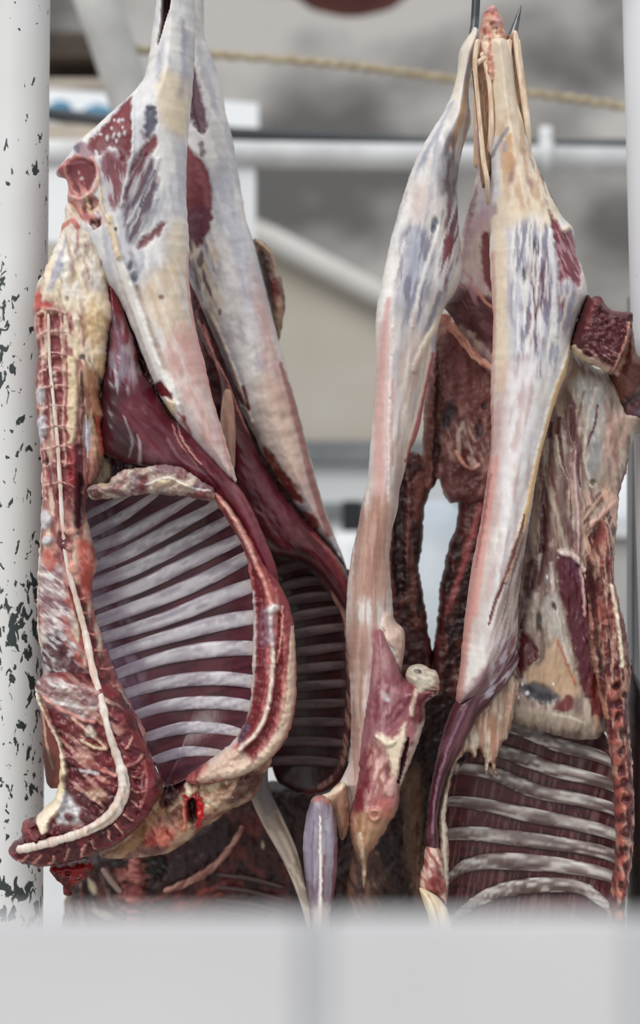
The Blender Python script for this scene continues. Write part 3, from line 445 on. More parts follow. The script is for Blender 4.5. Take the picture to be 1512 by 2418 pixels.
blob('shoulder', A, [(92, 1640), (110, 1650), (150, 1740), (160, 1840), (130, 1862), (112, 1850), (102, 1790), (97, 1720)], -.04, .014, [L((196, 170, 150), 3, [(104, 1680), (112, 1750), (128, 1810)], .8), P((70, 40, 32), [(100, 1760), (140, 1790), (130, 1860), (108, 1850)], .8, 10)], (120, 66, 58), R=16, jit=2, seed=29)

blob('brisket', A, [(385, 1852), (412, 1840), (440, 1832), (470, 1812), (512, 1792), (560, 1775), (602, 1765), (636, 1765), (640, 1800), (622, 1832), (614, 1862), (590, 1892), (550, 1908), (510, 1938), (475, 1958), (440, 1988), (405, 2012), (370, 2020), (320, 2024), (240, 2020), (260, 1960), (300, 1890), (340, 1840)], .03, .045, [
    N((208, 178, 150), 150, 50, 16, .48, .8), N((120, 66, 58), 140, 40, 12, .58, .75), P(fat, [(470, 1815), (560, 1780), (620, 1780), (560, 1830), (490, 1850)], .8, 14),
    P((70, 40, 38), [(540, 1840), (610, 1810), (620, 1850), (560, 1900), (530, 1890)], .7, 16), E((110, 80, 64), [(508, 1838, 30, 22, -25)], .9, .4, -.006), E((210, 190, 160), [(506, 1842, 21, 16, -25)], .95, .4, .006), L(cream, 4, [(478, 1850), (490, 1822), (525, 1815), (540, 1840)], .9, .5, .005), L((206, 170, 146), 6, [(540, 1870), (560, 1835), (570, 1815)], .8),
    P((126, 14, 22), [(438, 1872), (462, 1866), (486, 1874), (480, 1950), (468, 1946), (462, 1920), (448, 1930)], .9, 6, -.005), P((30, 8, 10), [(447, 1890), (462, 1878), (467, 1926), (456, 1940), (448, 1920)], .95, 6, -.018), L((200, 22, 32), 6, [(474, 1878, 5), (477, 1910, 8), (470, 1952, 4)], .95), L((190, 40, 40), 4, [(436, 1868), (450, 1876), (462, 1868)], .7), L((206, 130, 110), 5, [(440, 1885), (441, 1950)], .9, .5, .006), L(fat, 8, [(446, 1820), (450, 1865)], .9, .5, .006), L(fat, 4, [(490, 1890), (500, 1880), (515, 1895)], .8),
    P((160, 44, 42), [(352, 1945), (390, 1935), (420, 1960), (400, 1990), (360, 2000), (348, 1975)], .9, 10, .005), N((222, 140, 120), 80, 24, 8, .54, .8, [(350, 1930), (425, 1940), (410, 1995), (355, 1995)]), P((90, 12, 16), [(340, 1990), (400, 1985), (380, 2015), (340, 2015)], .8, 10), L((170, 130, 90), 16, [(280, 2010), (320, 1980), (360, 1930), (400, 1880)], .6, .8), P((66, 10, 18), [(390, 1850), (440, 1838), (430, 1870), (400, 1900), (380, 1890)], .95, 8, -.012),
], (150, 112, 92), R=45, jit=4, jsc=10, lump=.008, lsc=14, seed=9, mat=M['wet'])
blob('blood_clot', A, [(120, 2044), (160, 2034), (205, 2030), (222, 2050), (200, 2075), (172, 2096), (166, 2116), (152, 2110), (146, 2085), (128, 2070)], -.02, .02, [N((60, 6, 12), 60, 16, 10, .5, .8)], (140, 8, 20), R=14, jit=4, jsc=8, lump=.006, lsc=8, seed=10, mat=M['wet'])

# ================================================================ SECOND HALF BEHIND IT
B = root('lamb_carcass', 'half lamb carcass hanging behind the open ribs on the left, its ribs in deep shade', 'carcass', W(465, -60, .2), 'hanging half carcasses')
blob('hind_leg', B, [(440, -200), (478, -200), (482, 60), (500, 130), (520, 190), (535, 270), (550, 330), (560, 390), (572, 460), (582, 520), (598, 570), (612, 620), (632, 700), (655, 790), (680, 880), (702, 960), (722, 1040), (742, 1110), (760, 1180), (785, 1250), (812, 1330), (780, 1290), (735, 1240), (690, 1180), (656, 1130), (625, 1080), (602, 1030), (572, 970), (545, 900), (520, 830), (490, 760), (465, 700), (440, 640), (425, 500), (425, 400), (435, 300), (440, 200)], .19, .06, [
    N(white, 78, 90, 22, .5, .7), N(blue, 76, 90, 18, .56, .45), P((200, 200, 212), [(540, 420), (580, 540), (610, 640), (640, 800), (600, 800), (560, 640), (520, 520)], .6, 30),
    P((104, 70, 84), [(452, 175), (470, 190), (486, 260), (494, 325), (478, 332), (456, 300), (448, 250)], .95, 7, -.012), L((70, 40, 50), 5, [(456, 180), (460, 260), (476, 320)], .8), P((110, 92, 104), [(474, 350), (488, 352), (490, 385), (478, 384)], .8, 5),
    P((128, 62, 68), [(436, 358), (465, 374), (490, 408), (503, 450), (506, 520), (498, 562), (478, 590), (440, 600)], 1, 6, -.004), P((96, 56, 72), [(440, 510), (500, 500), (500, 565), (470, 598), (440, 600)], .7, 16), L((150, 96, 100), 8, [(470, 400), (490, 450), (494, 500)], .6, 1),
    N((90, 66, 84), 75, 50, 10, .5, .85, [(440, 595), (505, 590), (520, 690), (500, 760), (460, 700)]), N(fat, 70, 50, 8, .55, .8, [(445, 600), (520, 600), (560, 760), (510, 760)]), P((86, 60, 76), [(466, 625), (482, 600), (488, 620), (474, 645)], .8, 5),
    P((206, 178, 168), [(590, 620), (625, 700), (660, 830), (700, 970), (745, 1130), (790, 1270), (740, 1230), (690, 1120), (640, 960), (610, 800)], .8, 30), N((190, 146, 142), 74, 60, 14, .54, .5, [(590, 620), (650, 780), (780, 1250), (680, 1100), (620, 860)]),
    L((158, 104, 96), 9, [(664, 860, 4), (690, 950), (716, 1050), (744, 1160), (778, 1260)], .9, .5), P((214, 190, 170), [(600, 900), (660, 900), (720, 1100), (690, 1150), (620, 1050)], .6, 30), E((150, 130, 110), [(668, 985, 10, 16)], .4, .9), E(brown, [(523, 745, 4, 7)], .7),
    L((96, 30, 38), 6, [(470, 720, 4), (500, 790), (530, 860), (560, 930), (590, 970, 3)], .95, .5, -.005), L(fat, 4, [(484, 720), (520, 790), (560, 890), (596, 1000)], .8, .6, .006), L((100, 38, 44), 5, [(578, 920), (590, 970)], .9), L(yel, 6, [(596, 1010), (626, 1075)], .5, .9),
    P((132, 50, 46), [(618, 1058), (640, 1066), (664, 1102), (700, 1150), (716, 1188), (690, 1180), (652, 1138), (628, 1092)], .95, 6, -.005), N((214, 160, 140), 60, 20, 8, .58, .9, [(618, 1058), (660, 1080), (712, 1180), (650, 1140)]), P((140, 50, 44), [(716, 1210), (740, 1215), (756, 1245), (740, 1252)], .9, 6), L(pink, 4, [(610, 1062), (650, 1140), (700, 1200), (750, 1258)], .8),
], (204, 200, 200), Tb=.03, R=70, jit=2, lump=.003, lsc=30, seed=11)
blob('rump', B, [(596, 566), (614, 566), (632, 580), (648, 605), (656, 640), (668, 668), (674, 710), (668, 760), (660, 802), (652, 800), (640, 740), (626, 680), (608, 610)], .25, .035, [N((150, 128, 104), 70, 30, 8, .5, .8), P((110, 46, 38), [(640, 660), (664, 670), (664, 700), (648, 720), (630, 690)], .9, 8), P((60, 32, 30), [(608, 600), (640, 625), (650, 720), (655, 790), (640, 740)], .9, 8), L((190, 164, 140), 5, [(604, 570), (640, 600), (660, 650)], .8, .6, .005), L((180, 140, 116), 6, [(662, 710), (664, 750)], .8)], (112, 84, 70), R=22, jit=3, lump=.006, seed=12)
blob('flank_muscle', B, [(462, 730), (485, 762), (512, 830), (545, 905), (576, 985), (600, 1050), (622, 1096), (662, 1160), (706, 1214), (742, 1252), (790, 1306), (826, 1372), (828, 1440), (800, 1420), (770, 1370), (720, 1330), (650, 1310), (600, 1260), (548, 1160), (530, 1100), (520, 900), (490, 830), (468, 780)], .165, .035, [N((104, 40, 50), 58, 90, 14, .5, .8), N((60, 20, 28), 60, 60, 14, .56, .7), P((112, 50, 66), [(590, 1060), (630, 1110), (700, 1220), (660, 1240), (610, 1170)], .7, 20), L(pink, 3, [(470, 760), (510, 850), (520, 900)], .7), L((196, 150, 130), 6, [(495, 870), (515, 890), (512, 930), (522, 960)], .8), L((150, 60, 60), 6, [(740, 1260), (790, 1320), (822, 1400)], .7), L((200, 140, 130), 2.5, [(484, 770), (508, 842), (540, 905), (570, 985), (592, 1030)], .8), L(dark, 9, [(552, 1040), (556, 1140)], .8), N((170, 90, 80), 70, 30, 7, .6, .7, [(465, 740), (500, 780), (530, 920), (500, 920)])], (88, 36, 44), R=40, jit=2, mat=M['wet'], seed=13, lump=.003, lsc=14, lang=58, lan=4)
blob('inner_wall', B, [(440, 580), (530, 700), (610, 900), (730, 1150), (812, 1320), (832, 1450), (700, 1340), (560, 1220), (470, 820)], .232, .012, [N((110, 50, 54), 65, 60, 9, .55, .7)], (66, 28, 34), R=20, lump=.004, seed=28)
strand('hip_bone', B, [(538, 918, 8), (538, 970, 16), (540, 1030, 17), (546, 1090, 10), (550, 1110, 5)], .128, [N((196, 160, 140), 85, 40, 6, .5, .6), L((206, 176, 156), 3, [(526, 940), (524, 1000), (532, 1060)], .8)], (162, 124, 110), ratio=.6, seed=14)
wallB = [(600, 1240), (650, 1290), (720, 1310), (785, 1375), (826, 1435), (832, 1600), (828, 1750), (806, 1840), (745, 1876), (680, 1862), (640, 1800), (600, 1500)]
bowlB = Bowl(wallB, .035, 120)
wB = blob('rib_cage', B, wallB, .19, 0, [N((44, 20, 22), 150, 40, 12, .5, .8), L((120, 60, 56), 12, [(720, 1880), (800, 1840), (826, 1740)], .7, .8)], (66, 28, 32), Tb=.012, R=30, dfun=bowlB, mat=M['wet'], seed=15)  # deep shade is painted into these dark wall and rib colours
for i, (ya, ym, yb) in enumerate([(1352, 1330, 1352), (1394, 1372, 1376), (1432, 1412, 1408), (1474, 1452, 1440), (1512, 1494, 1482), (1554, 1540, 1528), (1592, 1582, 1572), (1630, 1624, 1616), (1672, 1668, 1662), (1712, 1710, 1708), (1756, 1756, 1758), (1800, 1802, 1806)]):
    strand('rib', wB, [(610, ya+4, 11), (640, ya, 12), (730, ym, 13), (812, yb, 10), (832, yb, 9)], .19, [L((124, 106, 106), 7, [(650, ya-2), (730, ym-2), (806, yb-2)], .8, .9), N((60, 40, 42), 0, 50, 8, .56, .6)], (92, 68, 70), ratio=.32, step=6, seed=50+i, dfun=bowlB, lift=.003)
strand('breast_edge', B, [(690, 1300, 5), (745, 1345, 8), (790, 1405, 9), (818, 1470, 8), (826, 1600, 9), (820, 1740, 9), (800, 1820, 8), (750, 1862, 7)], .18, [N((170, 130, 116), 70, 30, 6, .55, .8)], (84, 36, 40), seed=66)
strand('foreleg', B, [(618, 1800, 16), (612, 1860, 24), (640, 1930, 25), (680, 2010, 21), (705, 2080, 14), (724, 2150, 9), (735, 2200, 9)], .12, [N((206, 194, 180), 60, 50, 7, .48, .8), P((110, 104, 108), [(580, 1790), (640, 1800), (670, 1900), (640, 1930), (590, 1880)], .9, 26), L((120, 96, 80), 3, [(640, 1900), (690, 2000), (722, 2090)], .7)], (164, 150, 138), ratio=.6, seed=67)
# ================================================================ RIGHT PAIR, LEFT HALF SEEN FROM OUTSIDE
Cc = root('lamb_carcass', 'long narrow half lamb carcass in the middle, seen from outside, shoulder and bent foreleg below', 'carcass', W(1125, 80, 0), 'hanging half carcasses')
blob('hind_leg', Cc, [(1118, 68), (1132, 78), (1136, 110), (1122, 150), (1110, 190), (1108, 240), (1113, 285), (1102, 320), (1089, 370), (1082, 420), (1081, 480), (1084, 540), (1089, 590), (1090, 640), (1075, 690), (1056, 716), (1046, 735), (1031, 800), (1026, 840), (1006, 925), (993, 1000), (981, 1040), (966, 1070), (953, 1125), (944, 1160), (940, 1200), (927, 1250), (921, 1300), (921, 1340), (926, 1400), (932, 1462), (953, 1486), (957, 1525), (948, 1580), (940, 1640), (905, 1700), (880, 1800), (852, 1936), (826, 1936), (819, 1868), (800, 1856), (812, 1830), (824, 1800), (829, 1740), (828, 1650), (824, 1560), (817, 1500), (819, 1420), (822, 1370), (830, 1312), (842, 1262), (853, 1200), (868, 1130), (874, 1060), (880, 980), (887, 900), (888, 830), (887, 762), (893, 710), (905, 650), (918, 590), (930, 540), (950, 470), (970, 410), (990, 360), (1020, 310), (1045, 270), (1068, 220), (1080, 170), (1084, 125), (1096, 100), (1106, 84)], .03, .058, [
    N(white, 97, 100, 22, .48, .7), N(blue, 98, 80, 13, .56, .6, [(960, 360), (1085, 300), (1060, 720), (990, 1000), (920, 1000), (930, 600)]),
    L((226, 214, 196), 9, [(1112, 90), (1090, 150), (1074, 240)], .8, .8), L((196, 160, 124), 8, [(1105, 190), (1092, 260), (1076, 320), (1060, 360)], .8, .8), L(blue, 8, [(1060, 250), (1035, 310), (1005, 370), (988, 400)], .7, .8), L(white, 8, [(1066, 230), (1030, 300), (985, 380), (960, 450)], .7), L((180, 130, 100), 5, [(1110, 200), (1100, 300), (1090, 370)], .6),
    P((236, 233, 230), [(935, 530), (975, 440), (960, 560), (944, 620), (928, 720), (905, 770), (890, 770), (896, 710), (912, 610)], .9, 12),
    P((196, 170, 166), [(965, 460), (1010, 440), (1010, 520), (975, 540)], .5, 26), P((104, 94, 96), [(1050, 380), (1080, 390), (1080, 520), (1060, 560), (1040, 470)], .75, 16), N((90, 76, 86), 95, 40, 8, .55, .7, [(1040, 350), (1085, 350), (1085, 540), (1040, 560)]),  # dark grey patch and streaks paint the shading on the leg's inner side
    P((98, 50, 64), [(1048, 540), (1085, 490), (1088, 600), (1070, 640), (1050, 680), (1036, 660), (1040, 600)], .85, 14), N((116, 46, 58), 100, 50, 9, .5, .8, [(1045, 500), (1088, 520), (1088, 610), (1040, 690)]), N(silver, 105, 50, 5, .57, .8, [(1000, 520), (1090, 480), (1080, 650), (1030, 700)]),
    P((158, 160, 176), [(952, 560), (1000, 555), (998, 640), (985, 720), (960, 760), (940, 730)], .75, 16), E((96, 100, 112), [(1022, 540, 8, 14, 5), (1018, 555, 5, 9)], .9, .5, -.003), N((110, 106, 124), 98, 50, 8, .55, .75, [(945, 560), (1020, 560), (1000, 760), (940, 760)]), L(white, 6, [(1030, 550), (1010, 620), (985, 700), (970, 780)], .7, .7, .003), L((120, 118, 128), 6, [(1035, 700), (1010, 770), (990, 820)], .7), L(fat, 8, [(1052, 726), (1030, 770), (1000, 820), (975, 880)], .9, .7, .005),
    P((160, 152, 150), [(930, 720), (975, 740), (955, 880), (930, 900), (925, 800)], .5, 24), P((196, 184, 172), [(950, 800), (1010, 800), (985, 980), (950, 1100), (925, 1180), (925, 1000)], .7, 28), N((170, 146, 140), 98, 80, 9, .56, .6, [(930, 780), (1010, 800), (940, 1180), (920, 1180)]),
    L((206, 164, 158), 15, [(917, 715, 7), (908, 770, 11), (902, 850), (897, 950), (896, 1050), (896, 1150), (894, 1260, 18), (886, 1340, 10)], .85, .9), L((230, 206, 200), 2.5, [(921, 780), (917, 900), (914, 1010), (917, 1120), (918, 1240)], .9, .6, .003), L((188, 120, 116), 3, [(926, 900), (922, 1010), (925, 1100)], .5), L((216, 170, 164), 3, [(888, 960), (886, 1080), (880, 1180)], .6),
    L((184, 112, 118), 8, [(1022, 838, 5), (1008, 910), (990, 985), (972, 1040), (958, 1090, 5)], .95, .5, .003), L(fat, 4, [(1014, 830), (995, 920), (975, 1000), (955, 1080)], .8),
    P((180, 140, 124), [(850, 1210), (885, 1180), (915, 1180), (920, 1300), (918, 1400), (850, 1420), (828, 1400), (838, 1280)], .85, 26), N((158, 120, 106), 93, 110, 9, .52, .7, [(840, 1200), (925, 1200), (930, 1480), (820, 1480)]), N((200, 168, 152), 93, 90, 8, .56, .6, [(840, 1200), (925, 1200), (930, 1480), (820, 1480)]),  # browner lower skin, with the dimmer light low down painted in
    P((214, 192, 178), [(905, 1440), (935, 1462), (957, 1490), (955, 1570), (940, 1580), (930, 1530), (905, 1500)], .95, 7, .008), N((180, 140, 130), 80, 20, 8, .58, .6, [(920, 1460), (957, 1490), (950, 1580)]),
    P((160, 92, 104), [(880, 1480), (900, 1490), (935, 1560), (948, 1600), (900, 1660), (870, 1600), (872, 1530)], .9, 12), P((170, 120, 140), [(885, 1500), (905, 1520), (910, 1560), (885, 1570)], .5, 16), P((178, 138, 122), [(820, 1480), (872, 1480), (866, 1640), (850, 1940), (818, 1940), (824, 1640)], .75, 22), N((150, 108, 96), 91, 90, 8, .54, .6, [(820, 1480), (872, 1480), (850, 1940), (818, 1940)])],
    (206, 200, 196), Tb=.03, R=62, jit=1.5, lump=.002, lsc=24, lan=3, seed=31)
blob('shoulder', Cc, [(872, 1540), (878, 1500), (890, 1478), (910, 1490), (930, 1540), (946, 1582), (956, 1602), (985, 1598), (1034, 1618), (1036, 1632), (1028, 1646), (1006, 1660), (1006, 1695), (991, 1745), (971, 1800), (950, 1850), (941, 1908), (921, 1943), (891, 1993), (872, 2018), (866, 2070), (862, 2096), (856, 2096), (852, 2043), (831, 1988), (822, 1938), (832, 1900), (842, 1840), (850, 1760), (858, 1680), (868, 1600)], .0, .05, [
    N((170, 116, 122), 85, 60, 16, .52, .7), P((140, 84, 94), [(880, 1490), (905, 1480), (946, 1584), (1000, 1600), (1000, 1640), (960, 1680), (900, 1735), (860, 1740), (870, 1600)], .85, 16), N((112, 40, 54), 130, 40, 9, .54, .8, [(905, 1620), (1000, 1610), (960, 1690), (900, 1730)]), P(silver, [(898, 1620), (915, 1632), (920, 1648), (900, 1645)], .8, 7),
    
    P((176, 134, 138), [(884, 1490), (902, 1500), (925, 1560), (915, 1590), (890, 1570)], .6, 14), N((190, 156, 156), 95, 50, 10, .6, .6, [(870, 1500), (940, 1580), (920, 1700), (862, 1760)]), P((120, 46, 58), [(860, 1760), (880, 1770), (870, 1850), (856, 1910), (842, 1950), (834, 1900), (845, 1820)], .95, 7, -.003), P((116, 50, 64), [(866, 1600), (900, 1640), (890, 1740), (858, 1760), (856, 1680)], .6, 16),
    P((168, 116, 112), [(880, 1750), (915, 1750), (935, 1810), (936, 1880), (900, 1910), (870, 1890), (874, 1820)], .9, 10), N((226, 190, 180), 100, 26, 9, .55, .8, [(880, 1740), (925, 1750), (936, 1900), (870, 1900)]), E((110, 50, 62), [(905, 1765, 17, 18), (913, 1805, 9, 22)], .5, .7),
    P(fat, [(895, 1720), (925, 1735), (945, 1710), (958, 1700), (946, 1780), (930, 1830), (918, 1790), (900, 1745)], .9, 7, .005), L(fat, 5, [(888, 1728), (912, 1748), (928, 1740)], .9, .5, .005), L((40, 20, 22), 5, [(962, 1735, 3), (950, 1790), (940, 1840, 3)], .95, .5, -.014), P((214, 196, 184), [(1004, 1690), (990, 1745), (968, 1800), (946, 1850), (945, 1830), (966, 1760), (985, 1705)], .95, 6),
    P((110, 44, 54), [(960, 1690), (985, 1640), (1020, 1630), (1006, 1690), (985, 1705)], .8, 8), L((206, 186, 168), 6, [(990, 1600), (975, 1640), (968, 1680)], .8, .8, .003), L((206, 170, 160), 5, [(1030, 1622), (1010, 1650)], .7),
    P((182, 146, 118), [(824, 1930), (860, 1900), (920, 1900), (940, 1900), (915, 1950), (885, 2000), (865, 2050), (850, 2040), (832, 1990)], .9, 14), P((182, 92, 90), [(870, 1880), (935, 1870), (925, 1920), (880, 1930)], .5, 18), E((196, 150, 130), [(884, 1912, 17, 15)], .9, .3, .006), E((170, 110, 100), [(884, 1912, 10, 8)], .9, .4, -.005), L((226, 210, 180), 7, [(846, 1960), (856, 2010), (859, 2080)], .8, .7, .004), N((150, 110, 80), 100, 30, 9, .56, .6, [(824, 1930), (930, 1920), (865, 2080)])],
    (156, 104, 106), Tb=.03, R=40, jit=2.5, jsc=9, lump=.004, lsc=14, lan=2, seed=32, mat=M['wet'])
blob('joint', Cc, [(958, 1594), (964, 1578), (976, 1570), (990, 1567), (1004, 1571), (1018, 1580), (1031, 1583), (1037, 1600), (1036, 1630), (1020, 1648), (1004, 1650), (990, 1668), (976, 1650), (966, 1622)], -.022, .026, [P((120, 52, 60), [(1010, 1616), (1040, 1612), (1036, 1640), (1010, 1660), (990, 1680), (996, 1640)], .95, 7, -.003), P((150, 70, 76), [(958, 1612), (980, 1614), (976, 1660), (960, 1640)], .8, 7), L((204, 186, 170), 5, [(1000, 1606), (988, 1630), (982, 1664)], .7, .8, .001), E((60, 44, 44), [(985, 1583, 9, 4, 15)], .95, .4, -.006), N(fat, 20, 20, 8, .58, .6)], (172, 164, 152), R=24, jit=2, lump=.003, seed=33)
blob('foreleg', Cc, [(738, 1884), (756, 1877), (774, 1884), (788, 1915), (798, 1980), (796, 2050), (790, 2105), (781, 2150), (774, 2230), (738, 2230), (731, 2140), (722, 2080), (716, 2010), (720, 1950), (728, 1910)], -.05, .035, [
    N((178, 170, 178), 92, 70, 8, .5, .8), N((104, 84, 96), 92, 80, 10, .56, .7), P((150, 146, 166), [(732, 1900), (748, 1910), (745, 2000), (740, 2080), (722, 2060), (718, 1980)], .8, 10), P((180, 180, 196), [(770, 1900), (788, 1960), (782, 2040), (768, 1990)], .6, 12), L((176, 120, 110), 6, [(740, 1886), (758, 1880), (774, 1890)], .8), L((128, 70, 90), 6, [(794, 1990), (790, 2080), (782, 2130)], .85), L((236, 230, 224), 4, [(757, 1920, 3), (757, 2000), (758, 2090), (755, 2220, 8)], .95, .6, .004), L((130, 80, 96), 3, [(766, 2010), (764, 2100), (770, 2140)], .8), L((120, 90, 110), 3, [(742, 1930), (737, 2010), (740, 2110)], .6), P((216, 206, 196), [(736, 2140), (780, 2130), (772, 2230), (740, 2230)], .85, 14)], (142, 130, 140), R=36, jit=1.5, seed=34, mat=M['wet'])
blob('elbow_skin', Cc, [(742, 1892), (752, 1880), (780, 1868), (800, 1848), (818, 1852), (826, 1900), (824, 1960), (806, 1985), (790, 1930), (772, 1896)], -.015, .016, [N((120, 80, 60), 100, 30, 10, .52, .7), L(fat, 6, [(766, 1878), (795, 1862), (812, 1850)], .8)], (166, 130, 110), R=20, jit=2, seed=35)

# ================================================================ RIGHT HALF, OPEN RIBS
Dd = root('lamb_carcass', 'half lamb carcass at the right, dark cut rump by the white pole, ribs below', 'carcass', W(1180, 60, 0), 'hanging half carcasses')
blob('hind_leg', Dd, [(1140, 110), (1148, 180), (1156, 290), (1156, 380), (1159, 470), (1160, 540), (1156, 580), (1159, 650), (1165, 760), (1161, 860), (1159, 950), (1160, 1050), (1150, 1130), (1136, 1230), (1115, 1335), (1099, 1450), (1086, 1580), (1076, 1660), (1100, 1655), (1140, 1640), (1180, 1600), (1216, 1540), (1223, 1480), (1226, 1400), (1240, 1300), (1256, 1200), (1272, 1100), (1292, 1020), (1312, 950), (1340, 872), (1347, 820), (1362, 760), (1386, 700), (1376, 640), (1361, 600), (1353, 545), (1325, 510), (1310, 480), (1291, 440), (1276, 410), (1259, 370), (1246, 330), (1234, 290), (1218, 210), (1210, 130), (1192, 92), (1160, 90)], -.01, .068, [
    N(white, 88, 100, 16, .5, .7), P((222, 204, 178), [(1136, 80), (1196, 80), (1212, 160), (1240, 330), (1280, 420), (1320, 510), (1280, 560), (1190, 560), (1160, 480), (1150, 300)], .75, 18), N((186, 146, 112), 86, 50, 12, .56, .6, [(1170, 300), (1250, 320), (1300, 480), (1200, 500)]),
    P((196, 152, 112), [(1190, 335), (1205, 345), (1202, 420), (1186, 410)], .7, 9), L((206, 206, 216), 8, [(1168, 340), (1166, 400), (1168, 470)], .8), L((120, 124, 136), 5, [(1190, 320), (1175, 345), (1158, 375)], .7), L(blue, 4, [(1186, 350), (1184, 370)], .8), E(mauve, [(1164, 505, 6, 18), (1240, 445, 7, 14, -20), (1200, 430, 6, 22, 10)], .6, .7), N((130, 104, 104), 75, 26, 7, .6, .6, [(1220, 330), (1260, 370), (1310, 490), (1260, 480)]), L((90, 60, 70), 5, [(1290, 440), (1300, 470), (1314, 490)], .8), L((70, 50, 50), 3, [(1246, 332), (1252, 346)], .9), L((60, 44, 44), 3, [(1276, 420), (1282, 432)], .9),
    P((188, 190, 204), [(1190, 560), (1250, 545), (1290, 580), (1300, 700), (1290, 830), (1250, 880), (1210, 860), (1185, 720)], .7, 30), N((120, 116, 138), 88, 60, 9, .53, .8, [(1200, 570), (1300, 560), (1310, 820), (1260, 900), (1210, 840)]), E((70, 80, 92), [(1256, 585, 5, 12), (1260, 605, 6, 16, -15), (1227, 665, 5, 18)], .9, .5, -.003),
    N((100, 50, 64), 90, 60, 10, .47, .9, [(1235, 610), (1275, 620), (1280, 800), (1240, 830)]), N(white, 92, 60, 5, .55, .85, [(1190, 560), (1300, 560), (1310, 860), (1200, 880)]),
    P((118, 46, 56), [(1288, 508), (1306, 532), (1322, 556), (1346, 546), (1352, 568), (1364, 602), (1367, 650), (1356, 692), (1332, 668), (1312, 678), (1306, 626), (1293, 576)], .98, 8, -.006), N((190, 150, 160), 60, 26, 5, .58, .8, [(1300, 560), (1366, 590), (1356, 690), (1308, 680)]), N(meat, 92, 50, 9, .5, .85, [(1300, 670), (1340, 670), (1335, 760), (1310, 780)]), L(silver, 6, [(1290, 560), (1298, 680), (1304, 800)], .8, .7, .004), N(blue, 100, 40, 8, .52, .7, [(1300, 700), (1350, 690), (1340, 820), (1290, 900)]), L(fat, 6, [(1322, 556), (1334, 544), (1350, 545)], .9, .6, .004),
    L((226, 210, 186), 16, [(1166, 520, 8), (1176, 600), (1176, 720), (1178, 820), (1176, 920, 10)], .85, .7), L((206, 160, 146), 4, [(1162, 600), (1166, 760), (1162, 900), (1160, 1040)], .7), 
    P((206, 180, 166), [(1166, 880), (1200, 880), (1190, 1040), (1170, 1200), (1140, 1400), (1120, 1500), (1110, 1500), (1150, 1200)], .7, 20), P((170, 158, 168), [(1200, 860), (1250, 860), (1240, 950), (1210, 960)], .5, 20), N((190, 160, 160), 98, 80, 14, .52, .55, [(1170, 900), (1270, 900), (1220, 1300), (1130, 1400)]), N((228, 226, 228), 100, 90, 14, .52, .7, [(1200, 880), (1300, 900), (1230, 1250), (1170, 1330), (1180, 1050)]),
    L((198, 146, 138), 11, [(1160, 960, 4), (1155, 1080, 7), (1142, 1200), (1122, 1320), (1104, 1450), (1088, 1580), (1080, 1650)], .88, .8), L((216, 160, 150), 6, [(1168, 1080), (1152, 1200), (1134, 1320), (1116, 1450)], .7), L((150, 84, 84), 2.5, [(1156, 1120), (1140, 1230), (1120, 1340)], .6),
    L((224, 192, 144), 9, [(1352, 800, 7), (1332, 860), (1304, 940), (1282, 1020), (1262, 1100), (1244, 1180), (1226, 1250), (1206, 1310), (1186, 1370, 5)], .95, .6, .006), L(white, 7, [(1335, 830), (1296, 920), (1275, 1010), (1250, 1090)], .6),
    L((120, 40, 40), 4, [(1232, 1216, 2), (1222, 1260), (1204, 1310, 6), (1186, 1360), (1166, 1410), (1146, 1470, 2)], .95, .5, -.006), P((170, 152, 144), [(1220, 1270), (1250, 1240), (1235, 1400), (1224, 1500), (1180, 1560), (1140, 1570), (1150, 1480), (1190, 1370)], .85, 14), N((196, 186, 176), 106, 60, 6, .52, .8, [(1200, 1300), (1250, 1260), (1225, 1480), (1150, 1560)]), N((110, 80, 84), 106, 70, 5, .58, .7, [(1200, 1300), (1250, 1260), (1225, 1480), (1150, 1560)]),
    P((124, 78, 92), [(1180, 1520), (1216, 1480), (1222, 1530), (1190, 1580), (1150, 1610), (1120, 1640), (1140, 1580)], .85, 14), N((206, 196, 206), 120, 30, 5, .57, .8, [(1150, 1520), (1220, 1480), (1200, 1570), (1140, 1630)]), P((110, 50, 64), [(1130, 1570), (1150, 1560), (1150, 1640), (1076, 1660), (1090, 1630)], .7, 12)],
    (204, 198, 196), Tb=.03, R=85, jit=1.5, lump=.003, lsc=26, lan=3, seed=41)
hk = blob('hock', Dd, [(1134, 70), (1140, 40), (1148, 22), (1160, 14), (1172, 18), (1178, 34), (1186, 46), (1194, 80), (1200, 110), (1194, 150), (1190, 200), (1150, 200), (1136, 150), (1130, 110)], -.02, .03, [N((196, 120, 100), 60, 16, 9, .5, .7), E((130, 50, 46), [(1160, 68, 7, 5), (1150, 36, 8, 5), (1166, 78, 5, 4), (1140, 90, 5, 14)], .85, .5, -.004), E((206, 160, 166), [(1158, 30, 12, 10), (1170, 60, 8, 14)], .7, .6, .005), N(fat, 85, 30, 6, .54, .8, [(1130, 90), (1200, 90), (1194, 200), (1140, 200)])], (200, 158, 140), R=22, jit=3, jsc=8, lump=.005, lsc=9, seed=42)
for q, sd_ in (([(1116, 140), (1150, 120), (1160, 300), (1160, 400), (1148, 440), (1136, 430), (1128, 300), (1120, 220)], 1), ([(1192, 100), (1224, 92), (1236, 180), (1250, 340), (1254, 380), (1236, 360), (1210, 260)], 2)):
    blob('tendon_sheath', Dd, q, -.012, .016, [N((206, 176, 146), 86, 70, 5, .52, .85), N((84, 54, 44), 86, 70, 5, .57, .85)], (146, 108, 82), R=10, jit=1.5, seed=60+sd_)
